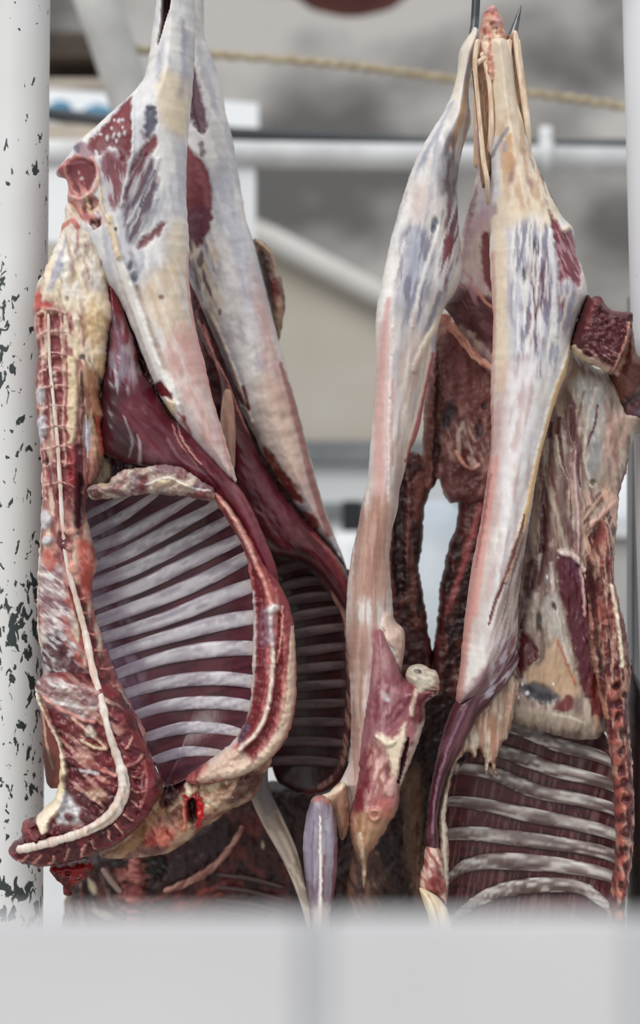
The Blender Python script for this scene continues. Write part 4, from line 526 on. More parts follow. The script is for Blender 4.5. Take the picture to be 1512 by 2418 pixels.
for t in [[(1124, 110, 6), (1116, 160, 5), (1120, 220, 4.5), (1127, 300, 4.5), (1136, 390, 5), (1144, 440, 5), (1150, 490, 3)], [(1132, 140, 6), (1144, 180, 5), (1152, 240, 5), (1154, 320, 6), (1152, 400, 7)], [(1178, 130, 5), (1170, 190, 6), (1170, 270, 6), (1166, 340, 4)], [(1196, 110, 6), (1194, 160, 6), (1202, 240, 5), (1224, 310, 5), (1238, 380, 3)], [(1208, 90, 5), (1218, 160, 7), (1228, 230, 7), (1238, 310, 6), (1250, 390, 3)], [(1216, 110, 4), (1224, 180, 4), (1233, 270, 4), (1240, 325, 3)], [(1150, 150, 5), (1124, 165, 5), (1112, 180, 3)]]:
    strand('tendon', Dd, [(p[0], p[1], p[2]*1.2, -.05 if p is not t[-1] else -.02) for p in t], .01, [N((232, 220, 202), 88, 60, 4, .5, .7), N((184, 146, 118), 88, 50, 4, .6, .6)], (214, 194, 170), ratio=.9, seed=int(t[0][0]))
blob('rump', Dd, [(1384, 698), (1396, 706), (1412, 700), (1442, 734), (1488, 738), (1492, 762), (1488, 790), (1466, 842), (1450, 876), (1440, 884), (1412, 866), (1380, 856), (1352, 832), (1346, 812), (1360, 770)], -.02, .05, [N((70, 24, 30), 40, 16, 12, .5, .8), P((92, 32, 40), [(1380, 745), (1425, 740), (1470, 770), (1450, 850), (1400, 840), (1360, 808)], .7, 16), L((214, 150, 130), 4, [(1474, 770), (1468, 810), (1452, 850), (1440, 880)], .9, .5, .005), L((110, 50, 52), 5, [(1395, 712), (1440, 738), (1486, 742)], .8), L(fat, 5, [(1350, 822), (1372, 848), (1400, 858), (1430, 876)], .9, .6, .006), E(fat, [(1356, 838, 11, 8)], .8, .5, .005), N((206, 160, 160), 30, 20, 4, .62, .7, [(1380, 830), (1440, 830), (1440, 880), (1380, 860)]), L((140, 70, 60), 5, [(1376, 780), (1395, 720)], .5)], (86, 34, 40), R=24, jit=3, jsc=8, lump=.006, lsc=7, seed=43)
blob('tail_fat', Dd, [(1478, 770), (1494, 776), (1500, 830), (1514, 850), (1540, 900), (1540, 1000), (1512, 1008), (1490, 1002), (1470, 1012), (1456, 1004), (1446, 960), (1436, 920), (1430, 880), (1452, 862)], .04, .04, [N((70, 34, 36), 95, 40, 10, .5, .8), P((120, 70, 54), [(1460, 860), (1494, 790), (1494, 920), (1450, 940), (1440, 900)], .7, 12), P((88, 66, 82), [(1480, 970), (1530, 940), (1530, 1000), (1490, 1000)], .8, 12), L((206, 150, 124), 4, [(1478, 790), (1466, 850), (1448, 890)], .8), P((44, 18, 20), [(1490, 930), (1530, 900), (1530, 940), (1480, 960), (1456, 1000), (1450, 960)], .8, 10)], (104, 62, 54), R=30, jit=3, lump=.005, seed=44)
dm = [N((186, 172, 158), 86, 70, 14, .5, .75), N((116, 90, 86), 84, 60, 10, .54, .75), P((172, 172, 170), [(1340, 900), (1400, 890), (1430, 960), (1420, 1100), (1380, 1140), (1370, 1000)], .75, 26), E((120, 126, 132), [(1398, 1065, 7, 30), (1384, 1110, 9, 22)], .6, .8), P((150, 120, 104), [(1340, 860), (1352, 880), (1330, 920), (1310, 950), (1330, 890)], .7, 8), N((196, 160, 148), 100, 40, 14, .54, .6, [(1420, 1000), (1490, 980), (1470, 1100), (1430, 1150)])]
dm += [L((84, 30, 38), 6, [(1346, 960, 8), (1344, 1000, 7), (1346, 1045, 2)], .95, .5, -.004), L((120, 80, 70), 4, [(1330, 970), (1336, 1040), (1344, 1090)], .7), L((74, 36, 36), 7, [(1316, 990, 5), (1314, 1040), (1324, 1090, 3)], .9), L((90, 40, 48), 6, [(1300, 1000, 3), (1292, 1050, 9), (1284, 1120, 8), (1280, 1200, 10), (1278, 1280, 8), (1262, 1360, 10), (1240, 1430, 6), (1228, 1480, 5)], .95, .5, -.006), L(dark, 6, [(1282, 1080), (1280, 1180), (1278, 1280), (1266, 1350)], .8), L((96, 40, 44), 3, [(1403, 960), (1396, 1010), (1376, 1056), (1360, 1080), (1362, 1150)], .95), L((100, 40, 44), 3, [(1312, 1010), (1318, 1080), (1336, 1140), (1342, 1220)], .8), L((210, 196, 182), 3, [(1308, 1030), (1316, 1090), (1334, 1140), (1336, 1180)], .8, .6, .003), L((206, 180, 180), 5, [(1350, 1070), (1352, 1160), (1356, 1220), (1356, 1330)], .9, .6, .006), L((90, 60, 84), 3, [(1340, 1220), (1344, 1290)], .8), L((200, 186, 170), 6, [(1340, 870), (1320, 910), (1306, 950)], .8), L((176, 150, 128), 9, [(1300, 1130), (1306, 1200), (1310, 1280)], .6, .9)]
dm += [L((196, 186, 172), 6, [(1290, 1040), (1284, 1120), (1300, 1200), (1320, 1260), (1336, 1310)], .7, .8, .003), L((120, 90, 84), 5, [(1296, 1120), (1312, 1190), (1330, 1230)], .8), L((104, 64, 60), 6, [(1278, 1130), (1290, 1230), (1288, 1300)], .7), L((190, 160, 150), 4, [(1340, 1060), (1342, 1140), (1352, 1200)], .8), L((150, 110, 104), 7, [(1424, 960), (1440, 1040), (1450, 1110)], .5, .9), L((206, 196, 186), 5, [(1400, 920), (1380, 1000), (1372, 1090), (1390, 1150)], .7, .8, .003), L((120, 80, 84), 4, [(1372, 930), (1356, 1000), (1352, 1050)], .7), N((110, 70, 72), 84, 50, 7, .6, .7, [(1280, 1000), (1370, 960), (1370, 1340), (1250, 1400)]), L((214, 204, 194), 5, [(1270, 1310), (1262, 1360), (1252, 1440)], .7, .8, .003), L((206, 196, 188), 6, [(1296, 1330), (1300, 1400), (1320, 1490), (1334, 1560)], .7, .9, .003), L((120, 100, 96), 5, [(1284, 1340), (1280, 1420), (1288, 1480)], .8), E((110, 104, 84), [(1391, 1140, 8, 8)], .95, .4, -.004), P((84, 26, 32), [(1398, 1170), (1420, 1160), (1412, 1190), (1400, 1200)], .8, 6), P((84, 26, 34), [(1372, 1200), (1390, 1192), (1384, 1240), (1370, 1240)], .8, 6), P((76, 22, 30), [(1372, 1260), (1395, 1240), (1420, 1200), (1450, 1210), (1452, 1300), (1448, 1380), (1400, 1380), (1376, 1320)], .9, 12), N((206, 168, 150), 70, 40, 5, .58, .9, [(1370, 1180), (1460, 1170), (1450, 1400), (1370, 1380)]), N((196, 170, 150), 120, 40, 4, .6, .9, [(1370, 1180), (1460, 1170), (1450, 1400), (1370, 1380)]), L((200, 160, 146), 6, [(1460, 1180), (1420, 1210), (1390, 1240)], .8, .6, .005), L((110, 40, 40), 8, [(1480, 1090), (1472, 1130), (1460, 1170)], .9)]
dm += [P((88, 28, 44), [(1308, 1308), (1330, 1310), (1352, 1322), (1376, 1346), (1386, 1400), (1391, 1450), (1386, 1520), (1396, 1580), (1392, 1640), (1366, 1630), (1352, 1560), (1334, 1480), (1314, 1400)], .97, 7, .004), P((110, 70, 96), [(1326, 1310), (1352, 1325), (1360, 1370), (1340, 1360)], .6, 10), L((214, 196, 188), 7, [(1316, 1302), (1344, 1310), (1364, 1330), (1372, 1345)], .95, .5, .008), L((200, 170, 166), 4, [(1362, 1340), (1370, 1400), (1372, 1450)], .9, .5, .004), L((200, 160, 150), 4, [(1374, 1345), (1386, 1400), (1396, 1470)], .9, .5, .004), P((92, 28, 36), [(1224, 1500), (1236, 1486), (1252, 1510), (1266, 1540), (1250, 1566), (1218, 1600), (1212, 1570)], .95, 7, -.006), P((74, 30, 40), [(1246, 1320), (1266, 1330), (1264, 1390), (1240, 1420), (1226, 1440), (1236, 1370)], .85, 7, -.004), P((170, 158, 148), [(1232, 1450), (1254, 1390), (1266, 1430), (1262, 1480), (1240, 1490)], .8, 10), P((190, 184, 176), [(1276, 1420), (1310, 1400), (1334, 1500), (1310, 1510), (1276, 1470)], .75, 12), E((40, 34, 36), [(1302, 1428, 4, 11, -20), (1266, 1465, 6, 22)], .85, .5, -.005)]
dm += [P((190, 162, 134), [(1286, 1530), (1310, 1500), (1330, 1560), (1356, 1600), (1360, 1640), (1300, 1640), (1250, 1620), (1230, 1580), (1270, 1560)], .85, 14), P((86, 84, 92), [(1222, 1620), (1250, 1605), (1300, 1620), (1312, 1650), (1280, 1660), (1240, 1645)], .9, 10, -.004), E((40, 36, 48), [(1245, 1622, 14, 8, 20), (1280, 1640, 22, 10, 15)], .7, .7), E((240, 240, 244), [(1240, 1632, 5, 5), (1228, 1610, 2, 4), (1300, 1610, 2, 3), (1224, 1685, 3, 3), (1243, 1695, 3, 2), (1286, 1360, 2, 6), (1218, 1640, 2, 5)], .9, .6), P((110, 36, 40), [(1314, 1650), (1340, 1630), (1345, 1670), (1300, 1672)], .9, 6), P((110, 40, 40), [(1378, 1600), (1402, 1582), (1424, 1650), (1416, 1690), (1390, 1680)], .9, 8), P((176, 160, 146), [(1210, 1660), (1300, 1670), (1390, 1690), (1400, 1720), (1300, 1716), (1220, 1700)], .85, 12), L((200, 190, 180), 4, [(1300, 1680), (1350, 1690), (1374, 1702)], .8), L((196, 160, 140), 9, [(1400, 1690), (1410, 1720)], .7), L((180, 110, 90), 3, [(1310, 1510), (1330, 1560), (1350, 1610)], .8)]
blob('belly_membrane', Dd, [(1346, 828), (1364, 838), (1402, 866), (1440, 884), (1476, 930), (1530, 980), (1530, 1010), (1500, 1030), (1486, 1080), (1478, 1120), (1464, 1162), (1456, 1250), (1450, 1330), (1448, 1390), (1444, 1480), (1440, 1600), (1436, 1720), (1380, 1748), (1290, 1730), (1200, 1706), (1140, 1690), (1150, 1620), (1190, 1540), (1214, 1440), (1234, 1300), (1262, 1100), (1302, 950), (1330, 880)], .04, .04, dm, (150, 134, 122), Tb=.02, R=60, jit=3, jsc=9, lump=.005, lsc=14, lan=3, seed=45, mat=M['wet'])
dsp = [N((160, 100, 88), 86, 30, 8, .57, .7), N((74, 28, 32), 86, 34, 9, .53, .85), N((196, 164, 146), 84, 40, 5, .6, .7), P((60, 22, 26), [(1380, 1330), (1398, 1340), (1404, 1460), (1420, 1560), (1424, 1620), (1404, 1560), (1392, 1460)], .9, 7, -.008), P((150, 84, 72), [(1404, 1410), (1424, 1420), (1428, 1470), (1412, 1470)], .7, 7), L(fat, 5, [(1438, 1380), (1450, 1450), (1458, 1520), (1462, 1570)], .95, .5, .006), L((200, 150, 130), 5, [(1374, 1370), (1392, 1470), (1394, 1540), (1410, 1620), (1430, 1690)], .8, .6, .006), E((150, 110, 90), [(1454, 1400, 10, 20)], .7, .6), P((88, 50, 50), [(1456, 1420), (1478, 1480), (1484, 1560), (1466, 1560)], .7, 10)]
for i, y in enumerate(range(1610, 2240, 40)):
    x = 1446+22*sin((y-1600)/600*2.2)+rj.uniform(-4, 4); y += rj.uniform(-9, 9)
    dsp += [E((74, 20, 28), [(x+rj.uniform(-4, 6), y, rj.uniform(6, 10), rj.uniform(9, 16), rj.uniform(-10, 40)), (x+24, y+rj.uniform(8, 28), 7, rj.uniform(8, 14), rj.uniform(-30, 30))], .9, .5, -.007), E((192, 116, 102), [(x-8+rj.uniform(-3, 9), y+20, rj.uniform(6, 10), rj.uniform(8, 14), rj.uniform(0, 50))], .7, .6, .006)]
blob('spine', Dd, [(1400, 1290), (1384, 1350), (1392, 1450), (1400, 1560), (1418, 1650), (1430, 1720), (1441, 1793), (1451, 1893), (1453, 2018), (1440, 2118), (1428, 2240), (1470, 2240), (1478, 2118), (1491, 2043), (1497, 1968), (1497, 1868), (1491, 1768), (1482, 1668), (1490, 1575), (1478, 1490), (1464, 1425), (1452, 1375), (1450, 1310), (1440, 1250), (1420, 1230)], -.005, .032, dsp, (118, 56, 56), R=26, jit=4, jsc=9, lump=.006, lsc=9, lan=1.5, seed=46)
wallD = [(1160, 1690), (1210, 1680), (1300, 1700), (1390, 1724), (1432, 1738), (1450, 1830), (1458, 1950), (1456, 2050), (1444, 2150), (1438, 2250), (1040, 2250), (1050, 2100), (1046, 2000), (1052, 1930), (1066, 1850), (1100, 1790), (1130, 1730)]
bowlD = Bowl(wallD, .07, 130)
wD = blob('rib_cage', Dd, wallD, .02, 0, [N((90, 44, 50), 10, 70, 12, .5, .7), N((46, 20, 24), 8, 60, 11, .56, .7), N((140, 110, 108), 100, 50, 5, .62, .5)], (84, 34, 40), Tb=.012, R=30, dfun=bowlD, mat=M['wet'], seed=47)
ribsD = [[(1178, 1712, 12), (1256, 1736, 16), (1331, 1768, 16), (1440, 1796, 13)], [(1136, 1764, 12), (1231, 1798, 16), (1331, 1833, 16), (1446, 1856, 13)], [(1082, 1816, 13), (1181, 1842, 16), (1281, 1883, 16), (1452, 1914, 13)], [(1066, 1898, 12), (1181, 1922, 15), (1306, 1949, 16), (1458, 1975, 13)], [(1052, 1976, 13), (1156, 1987, 16), (1281, 2003, 16), (1456, 2026, 14)], [(1060, 2084, 9), (1100, 2062, 14), (1170, 2052, 18), (1281, 2056, 18), (1440, 2074, 14)], [(1086, 2180, 10), (1130, 2150, 13), (1190, 2124, 16), (1281, 2110, 17), (1380, 2112, 15), (1432, 2140, 11)]]
for i, r in enumerate(ribsD):
    r = ext([(p[0], p[1], p[2]*1.15) for p in r], 26); c = [(p[0], p[1]-p[2]*.3, p[2]*.5) for p in r]  # pale line set above centre paints light on each rib's top
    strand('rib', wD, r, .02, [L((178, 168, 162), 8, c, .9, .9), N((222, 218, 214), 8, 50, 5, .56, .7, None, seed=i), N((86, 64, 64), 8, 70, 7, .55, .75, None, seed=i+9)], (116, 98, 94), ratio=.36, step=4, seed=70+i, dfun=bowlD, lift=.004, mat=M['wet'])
blob('belly_flap', Dd, [(1216, 1530), (1226, 1560), (1200, 1610), (1160, 1660), (1132, 1690), (1110, 1730), (1084, 1780), (1062, 1820), (1044, 1870), (1034, 1930), (1036, 2000), (1018, 2002), (1006, 1990), (1008, 1920), (1018, 1850), (1036, 1770), (1052, 1710), (1066, 1670), (1090, 1640), (1130, 1610), (1180, 1560)], -.015, .026, [N((112, 72, 82), 115, 60, 8, .52, .8), N((60, 24, 36), 110, 60, 8, .57, .7), N((200, 190, 200), 130, 30, 5, .6, .8, [(1130, 1600), (1220, 1520), (1220, 1590), (1150, 1660)]), L((150, 110, 130), 3, [(1100, 1660), (1060, 1750), (1030, 1850), (1020, 1960)], .7)], (82, 44, 52), R=22, jit=2, mat=M['wet'], seed=48)
blob('veil_fat', Dd, [(1100, 1690), (1150, 1630), (1190, 1590), (1224, 1610), (1214, 1690), (1200, 1740), (1184, 1760), (1172, 1800), (1176, 1840), (1166, 1822), (1156, 1800), (1150, 1836), (1142, 1790), (1130, 1768), (1122, 1790), (1104, 1774), (1080, 1800), (1062, 1860), (1054, 1930), (1060, 2000), (1060, 2090), (1052, 2150), (1040, 2100), (1034, 2000), (1034, 1920), (1048, 1850), (1076, 1760)], -.0, .018, [N((206, 190, 172), 95, 50, 7, .48, .8), N((150, 120, 100), 95, 50, 6, .56, .8), P((216, 204, 190), [(1042, 1900), (1060, 1850), (1056, 1960), (1058, 2080), (1046, 2090), (1040, 1980)], .8, 6), N((180, 120, 100), 95, 40, 6, .6, .5, [(1130, 1640), (1210, 1620), (1180, 1800), (1140, 1780)]), L((110, 104, 130), 4, [(1098, 1810), (1096, 1850), (1080, 1890), (1072, 1930)], .8)], (152, 132, 118), R=14, jit=4, jsc=8, lump=.003, lsc=8, lan=3, seed=49)
blob('breast_tip', Dd, [(1006, 2000), (1034, 1998), (1046, 2030), (1052, 2080), (1056, 2150), (1046, 2130), (1026, 2110), (996, 2098), (992, 2068), (1000, 2040)], -.02, .022, [N((216, 190, 176), 70, 24, 8, .5, .85), P((110, 30, 34), [(1010, 2070), (1036, 2064), (1048, 2110), (1030, 2110)], .8, 6), P((100, 50, 56), [(1022, 2030), (1040, 2040), (1042, 2070), (1026, 2060)], .7, 6)], (158, 96, 92), R=16, jit=3, jsc=7, lump=.004, seed=51)
blob('cartilage', Dd, [(990, 2096), (1012, 2104), (1040, 2124), (1062, 2160), (1072, 2230), (1020, 2230), (1012, 2170), (1000, 2130)], -.04, .02, [N((236, 226, 204), 70, 40, 9, .5, .8), L((170, 130, 100), 3, [(1012, 2110), (1030, 2150), (1040, 2200)], .6)], (216, 198, 162), R=18, jit=1.5, seed=52)

# ================================================================ CARCASS BETWEEN AND BEHIND THE RIGHT PAIR
Ee = root('lamb_carcass', 'shade-painted lamb carcass hanging behind the right pair, its opened belly leaving a teardrop gap', 'carcass', W(1125, 120, .2), 'hanging half carcasses')
blob('hind_leg', Ee, [(1122, 300), (1140, 300), (1180, 420), (1190, 700), (1190, 900), (1150, 880), (1060, 740), (1046, 726), (1070, 680), (1086, 630), (1084, 596), (1092, 545), (1104, 500), (1120, 440), (1128, 380)], .15, .05, [
    N(fat, 92, 60, 10, .52, .7), P((206, 200, 214), [(1120, 440), (1160, 420), (1160, 520), (1110, 540)], .6, 16), P((112, 54, 66), [(1104, 500), (1122, 440), (1124, 470), (1108, 540), (1094, 580)], .85, 8), P((100, 92, 126), [(1136, 430), (1146, 450), (1142, 480)], .6, 6), P((196, 160, 170), [(1098, 530), (1150, 500), (1150, 560), (1100, 600)], .6, 14),
    P((116, 50, 54), [(1130, 570), (1148, 558), (1160, 600), (1180, 700), (1150, 700), (1130, 640)], .95, 7, -.003), P((214, 196, 186), [(1095, 600), (1128, 550), (1132, 640), (1120, 690), (1090, 640)], .75, 12), P((112, 60, 66), [(1060, 700), (1085, 670), (1120, 700), (1190, 730), (1190, 870), (1120, 800), (1052, 740)], .95, 10), N((80, 30, 34), 30, 30, 12, .5, .8, [(1060, 700), (1120, 700), (1180, 740), (1170, 850), (1060, 745)]), L((206, 150, 130), 4, [(1120, 690), (1140, 720), (1165, 738)], .8), N((196, 140, 150), 60, 26, 8, .58, .7, [(1060, 640), (1120, 650), (1130, 720), (1070, 720)])], (186, 160, 160), R=45, jit=2, seed=81)
strand('hip_edge', Ee, [(1044, 742, 9), (1064, 768, 11), (1090, 800, 10), (1120, 838, 9), (1150, 862, 8), (1180, 876, 6)], .11, [N((226, 180, 160), 45, 24, 6, .5, .8), N((160, 80, 72), 45, 20, 5, .6, .8)], (206, 150, 130), ratio=.5, wob=.4, seed=82)
strand('tendon', Ee, [(1123, -200, 5), (1123, 100, 6), (1128, 300, 9), (1132, 400, 14)], .15, [], (196, 164, 134), seed=80)
blob('pelvis', Ee, [(1036, 740), (1060, 760), (1150, 860), (1190, 880), (1190, 1160), (1120, 1190), (1080, 1186), (1062, 1188), (1046, 1160), (1036, 1130), (1024, 1150), (1000, 1150), (1000, 1000), (1008, 900), (1028, 810)], .17, .03, [
    N((178, 130, 120), 88, 50, 16, .5, .8), N((96, 46, 44), 85, 40, 14, .56, .7), P((130, 76, 74), [(1060, 800), (1120, 830), (1160, 880), (1160, 960), (1080, 960), (1054, 880)], .7, 20), E((60, 52, 62), [(1060, 975, 14, 26, 15), (1130, 1018, 7, 18), (1140, 962, 7, 8), (1050, 1000, 8, 14)], .9, .6, -.006), L((214, 196, 180), 5, [(1092, 1000), (1080, 1030), (1084, 1070)], .8), P((110, 30, 30), [(1088, 1062), (1110, 1075), (1130, 1085), (1112, 1100), (1096, 1090)], .9, 6, -.004), L((226, 170, 150), 6, [(1076, 1070), (1090, 1095), (1110, 1110), (1124, 1100)], .9, .5, .005), N((206, 180, 170), 70, 30, 7, .58, .8, [(1050, 1020), (1130, 1000), (1140, 1100), (1060, 1080)]), P((46, 20, 20), [(1030, 820), (1042, 800), (1044, 900), (1032, 1130), (1020, 1140), (1022, 1000)], .9, 8, -.01), P((110, 70, 58), [(1004, 960), (1026, 900), (1020, 1100), (1000, 1130)], .7, 8), P((96, 44, 44), [(1060, 1090), (1100, 1100), (1140, 1120), (1120, 1180), (1070, 1180)], .8, 12), L((140, 100, 70), 3, [(1036, 780), (1040, 900), (1034, 1000)], .6)], (132, 90, 86), R=25, jit=3, lump=.005, seed=83)
fl = [N((92, 40, 38), 88, 60, 14, .5, .8), N((44, 16, 18), 86, 60, 13, .52, .85), N((128, 80, 66), 88, 50, 8, .64, .6)]  # dark flap and chest colours carry the deep shade behind the pair
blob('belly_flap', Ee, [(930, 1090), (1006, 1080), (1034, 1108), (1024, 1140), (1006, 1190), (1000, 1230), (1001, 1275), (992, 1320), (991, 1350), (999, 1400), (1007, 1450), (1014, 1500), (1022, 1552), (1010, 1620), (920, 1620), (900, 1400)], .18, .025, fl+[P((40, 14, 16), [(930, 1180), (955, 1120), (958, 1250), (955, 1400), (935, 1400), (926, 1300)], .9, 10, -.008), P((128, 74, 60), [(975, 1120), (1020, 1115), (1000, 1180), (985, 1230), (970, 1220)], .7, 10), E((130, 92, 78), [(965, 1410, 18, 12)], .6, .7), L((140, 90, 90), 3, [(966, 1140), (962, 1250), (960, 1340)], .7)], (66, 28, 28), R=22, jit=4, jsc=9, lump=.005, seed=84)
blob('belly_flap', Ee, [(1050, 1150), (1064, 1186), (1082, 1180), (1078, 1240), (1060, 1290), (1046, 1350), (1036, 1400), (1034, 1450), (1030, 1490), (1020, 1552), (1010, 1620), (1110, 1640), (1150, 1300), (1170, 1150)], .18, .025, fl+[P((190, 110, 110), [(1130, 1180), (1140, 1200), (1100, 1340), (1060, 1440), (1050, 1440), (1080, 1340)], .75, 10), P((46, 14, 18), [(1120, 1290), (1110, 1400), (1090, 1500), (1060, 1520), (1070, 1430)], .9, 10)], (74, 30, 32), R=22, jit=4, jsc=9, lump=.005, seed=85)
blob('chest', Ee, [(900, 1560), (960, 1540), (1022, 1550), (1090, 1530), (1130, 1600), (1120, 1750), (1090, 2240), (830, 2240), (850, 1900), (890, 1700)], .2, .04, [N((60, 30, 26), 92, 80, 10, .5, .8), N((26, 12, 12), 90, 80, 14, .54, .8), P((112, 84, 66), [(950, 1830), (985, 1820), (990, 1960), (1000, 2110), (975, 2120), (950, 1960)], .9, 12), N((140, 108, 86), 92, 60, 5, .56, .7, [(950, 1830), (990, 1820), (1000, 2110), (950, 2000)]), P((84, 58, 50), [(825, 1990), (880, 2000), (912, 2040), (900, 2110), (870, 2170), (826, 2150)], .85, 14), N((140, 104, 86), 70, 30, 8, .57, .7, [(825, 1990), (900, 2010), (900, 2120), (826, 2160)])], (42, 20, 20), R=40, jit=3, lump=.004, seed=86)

# ================================================================ LOWER CARCASS BEHIND THE CURLED NECK
Ff = root('lamb_carcass', 'lamb carcass low behind the curled neck, only its dim ribs and backbone showing', 'carcass', W(414, -116, .16), 'hanging half carcasses')
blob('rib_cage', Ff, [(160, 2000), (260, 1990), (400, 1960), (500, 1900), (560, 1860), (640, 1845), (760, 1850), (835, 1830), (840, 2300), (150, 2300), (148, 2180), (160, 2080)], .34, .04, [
    N((120, 60, 56), 70, 40, 16, .5, .8), N((40, 20, 22), 80, 50, 14, .54, .8), N((190, 160, 150), 70, 40, 8, .6, .8, [(150, 2030), (300, 2030), (300, 2180), (150, 2180)]), L((196, 166, 130), 13, [(172, 2040), (160, 2100), (154, 2180)], .9, .7), P((56, 34, 38), [(380, 2040), (500, 1920), (560, 1930), (540, 2000), (420, 2100), (370, 2100)], .9, 16), P((92, 34, 32), [(370, 2110), (470, 2090), (560, 2060), (580, 2090), (480, 2160), (370, 2170)], .85, 14), N((160, 80, 70), 150, 30, 9, .56, .8, [(370, 2110), (560, 2070), (480, 2160), (370, 2165)]), P((24, 14, 16), [(330, 2010), (400, 2010), (390, 2060), (345, 2066)], .9, 12, -.01), P((34, 18, 20), [(170, 2010), (300, 2010), (300, 2040), (220, 2050), (180, 2040)], .85, 12), N((30, 14, 18), 80, 40, 12, .54, .7, [(160, 2020), (380, 2010), (380, 2200), (160, 2200)]), E((216, 202, 176), [(623, 1985, 4, 9), (645, 2155, 10, 8), (250, 2150, 28, 9, 20), (225, 2085, 8, 16, -20)], .85, .5, .004), L((86, 36, 40), 10, [(300, 2040), (298, 2180)], .8), N((206, 140, 130), 0, 20, 9, .56, .8, [(290, 2030), (350, 2030), (345, 2180), (290, 2180)]),  # near-black patches paint the shade in the gaps beneath the neck
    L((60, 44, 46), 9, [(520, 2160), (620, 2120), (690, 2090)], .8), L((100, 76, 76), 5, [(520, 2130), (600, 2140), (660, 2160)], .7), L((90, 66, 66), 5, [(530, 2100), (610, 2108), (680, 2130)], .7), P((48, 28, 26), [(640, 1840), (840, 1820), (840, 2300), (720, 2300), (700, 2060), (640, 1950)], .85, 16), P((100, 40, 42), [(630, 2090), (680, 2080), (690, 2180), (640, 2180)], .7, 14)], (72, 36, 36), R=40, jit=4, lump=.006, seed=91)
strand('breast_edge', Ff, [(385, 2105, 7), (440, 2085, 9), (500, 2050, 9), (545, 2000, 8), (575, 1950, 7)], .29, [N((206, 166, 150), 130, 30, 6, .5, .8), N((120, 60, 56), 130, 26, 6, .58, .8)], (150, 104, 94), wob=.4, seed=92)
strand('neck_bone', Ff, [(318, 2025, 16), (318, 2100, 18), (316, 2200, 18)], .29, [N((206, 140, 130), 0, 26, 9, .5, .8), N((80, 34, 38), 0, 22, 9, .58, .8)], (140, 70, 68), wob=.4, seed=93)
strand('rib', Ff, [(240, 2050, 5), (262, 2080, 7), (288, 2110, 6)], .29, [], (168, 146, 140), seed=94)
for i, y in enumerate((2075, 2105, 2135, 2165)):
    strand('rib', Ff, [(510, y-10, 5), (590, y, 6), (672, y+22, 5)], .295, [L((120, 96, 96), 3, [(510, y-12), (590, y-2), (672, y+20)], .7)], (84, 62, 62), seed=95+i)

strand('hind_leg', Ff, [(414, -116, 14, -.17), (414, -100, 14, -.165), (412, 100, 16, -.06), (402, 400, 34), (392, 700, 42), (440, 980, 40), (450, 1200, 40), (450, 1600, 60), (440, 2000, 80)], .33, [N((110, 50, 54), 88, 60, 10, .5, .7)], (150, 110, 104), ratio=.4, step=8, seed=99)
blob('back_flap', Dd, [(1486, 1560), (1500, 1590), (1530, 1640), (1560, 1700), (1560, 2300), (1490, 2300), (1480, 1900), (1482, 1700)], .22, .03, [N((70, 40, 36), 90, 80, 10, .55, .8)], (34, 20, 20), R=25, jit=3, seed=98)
# ================================================================ poles, hook, background, board
chipped('paint_left', (226, 227, 228), (206, 206, 202), (52, 60, 60), .632, .568, 2.2, .9)
chipped('paint_right', (228, 229, 232), (214, 216, 220), (60, 66, 70), .80, .74, 2.3, .8)
def pole(name, xt, xb, Y, r_px, mat, label):
    a = W(xt, -400, Y); b = W(xb, 2418, Y); t = (0-b[2])/(a[2]-b[2]); g = tuple(b[i]+(a[i]-b[i])*t for i in range(3))
    n = 40; pts = [tuple(g[i]+(a[i]-g[i])*j/n for i in range(3)) for j in range(n+1)]
    o = tube(name, None, pts, r_px*kk(Y), M[mat], 64); tag(o, label, 'pole', 'stall poles'); return o
pole('steel_pole', 46, 24, .10, 75, 'paint_left', 'white painted round pole on the left, its paint flaked into dark chips')
pole('steel_pole', 1522, 1596, .10, 62, 'paint_right', 'clean white round pole at the upper right edge')
plain('post_grey', (126, 128, 130), .5, 0, (146, 148, 150), 5)
a = W(1493, 690, .3); b = W(1580, 690, .3); tag(box('steel_post', None, (a[0], .3, 0), (b[0], .36, a[2]), M['post_grey']), 'grey square post at the right edge below the white pole', 'post')
plain('hook_steel', (84, 86, 88), .32, .8, (120, 122, 124), 30)
hkp = [(1127, -160), (1126, -40), (1122, 50), (1118, 90), (1128, 128), (1160, 146), (1190, 132), (1206, 100), (1218, 60), (1231, 14)]
hq = catmull(hkp, False, 8)
tube('hook', None, [W(p[0], p[1], .02-.0*i) for i, p in enumerate(hq)], [.0062]*(len(hq)-14)+list(np.linspace(.0075, .0008, 14)), M['hook_steel'], 16)
tag(bpy.data.objects['hook'], 'dark steel meat hook through the tied hocks at the upper right', 'hook')
plain('rail_steel', (150, 152, 154), .4, .5)
ra = W(-400, -185, .02); rb = W(1900, -185, .02)
struct(tube('trim_1', None, [ra, rb], .02, M['rail_steel'], 24))
struct(tube('trim_2', None, [W(-400, -185, .16), W(1900, -185, .16)], .02, M['rail_steel'], 24))

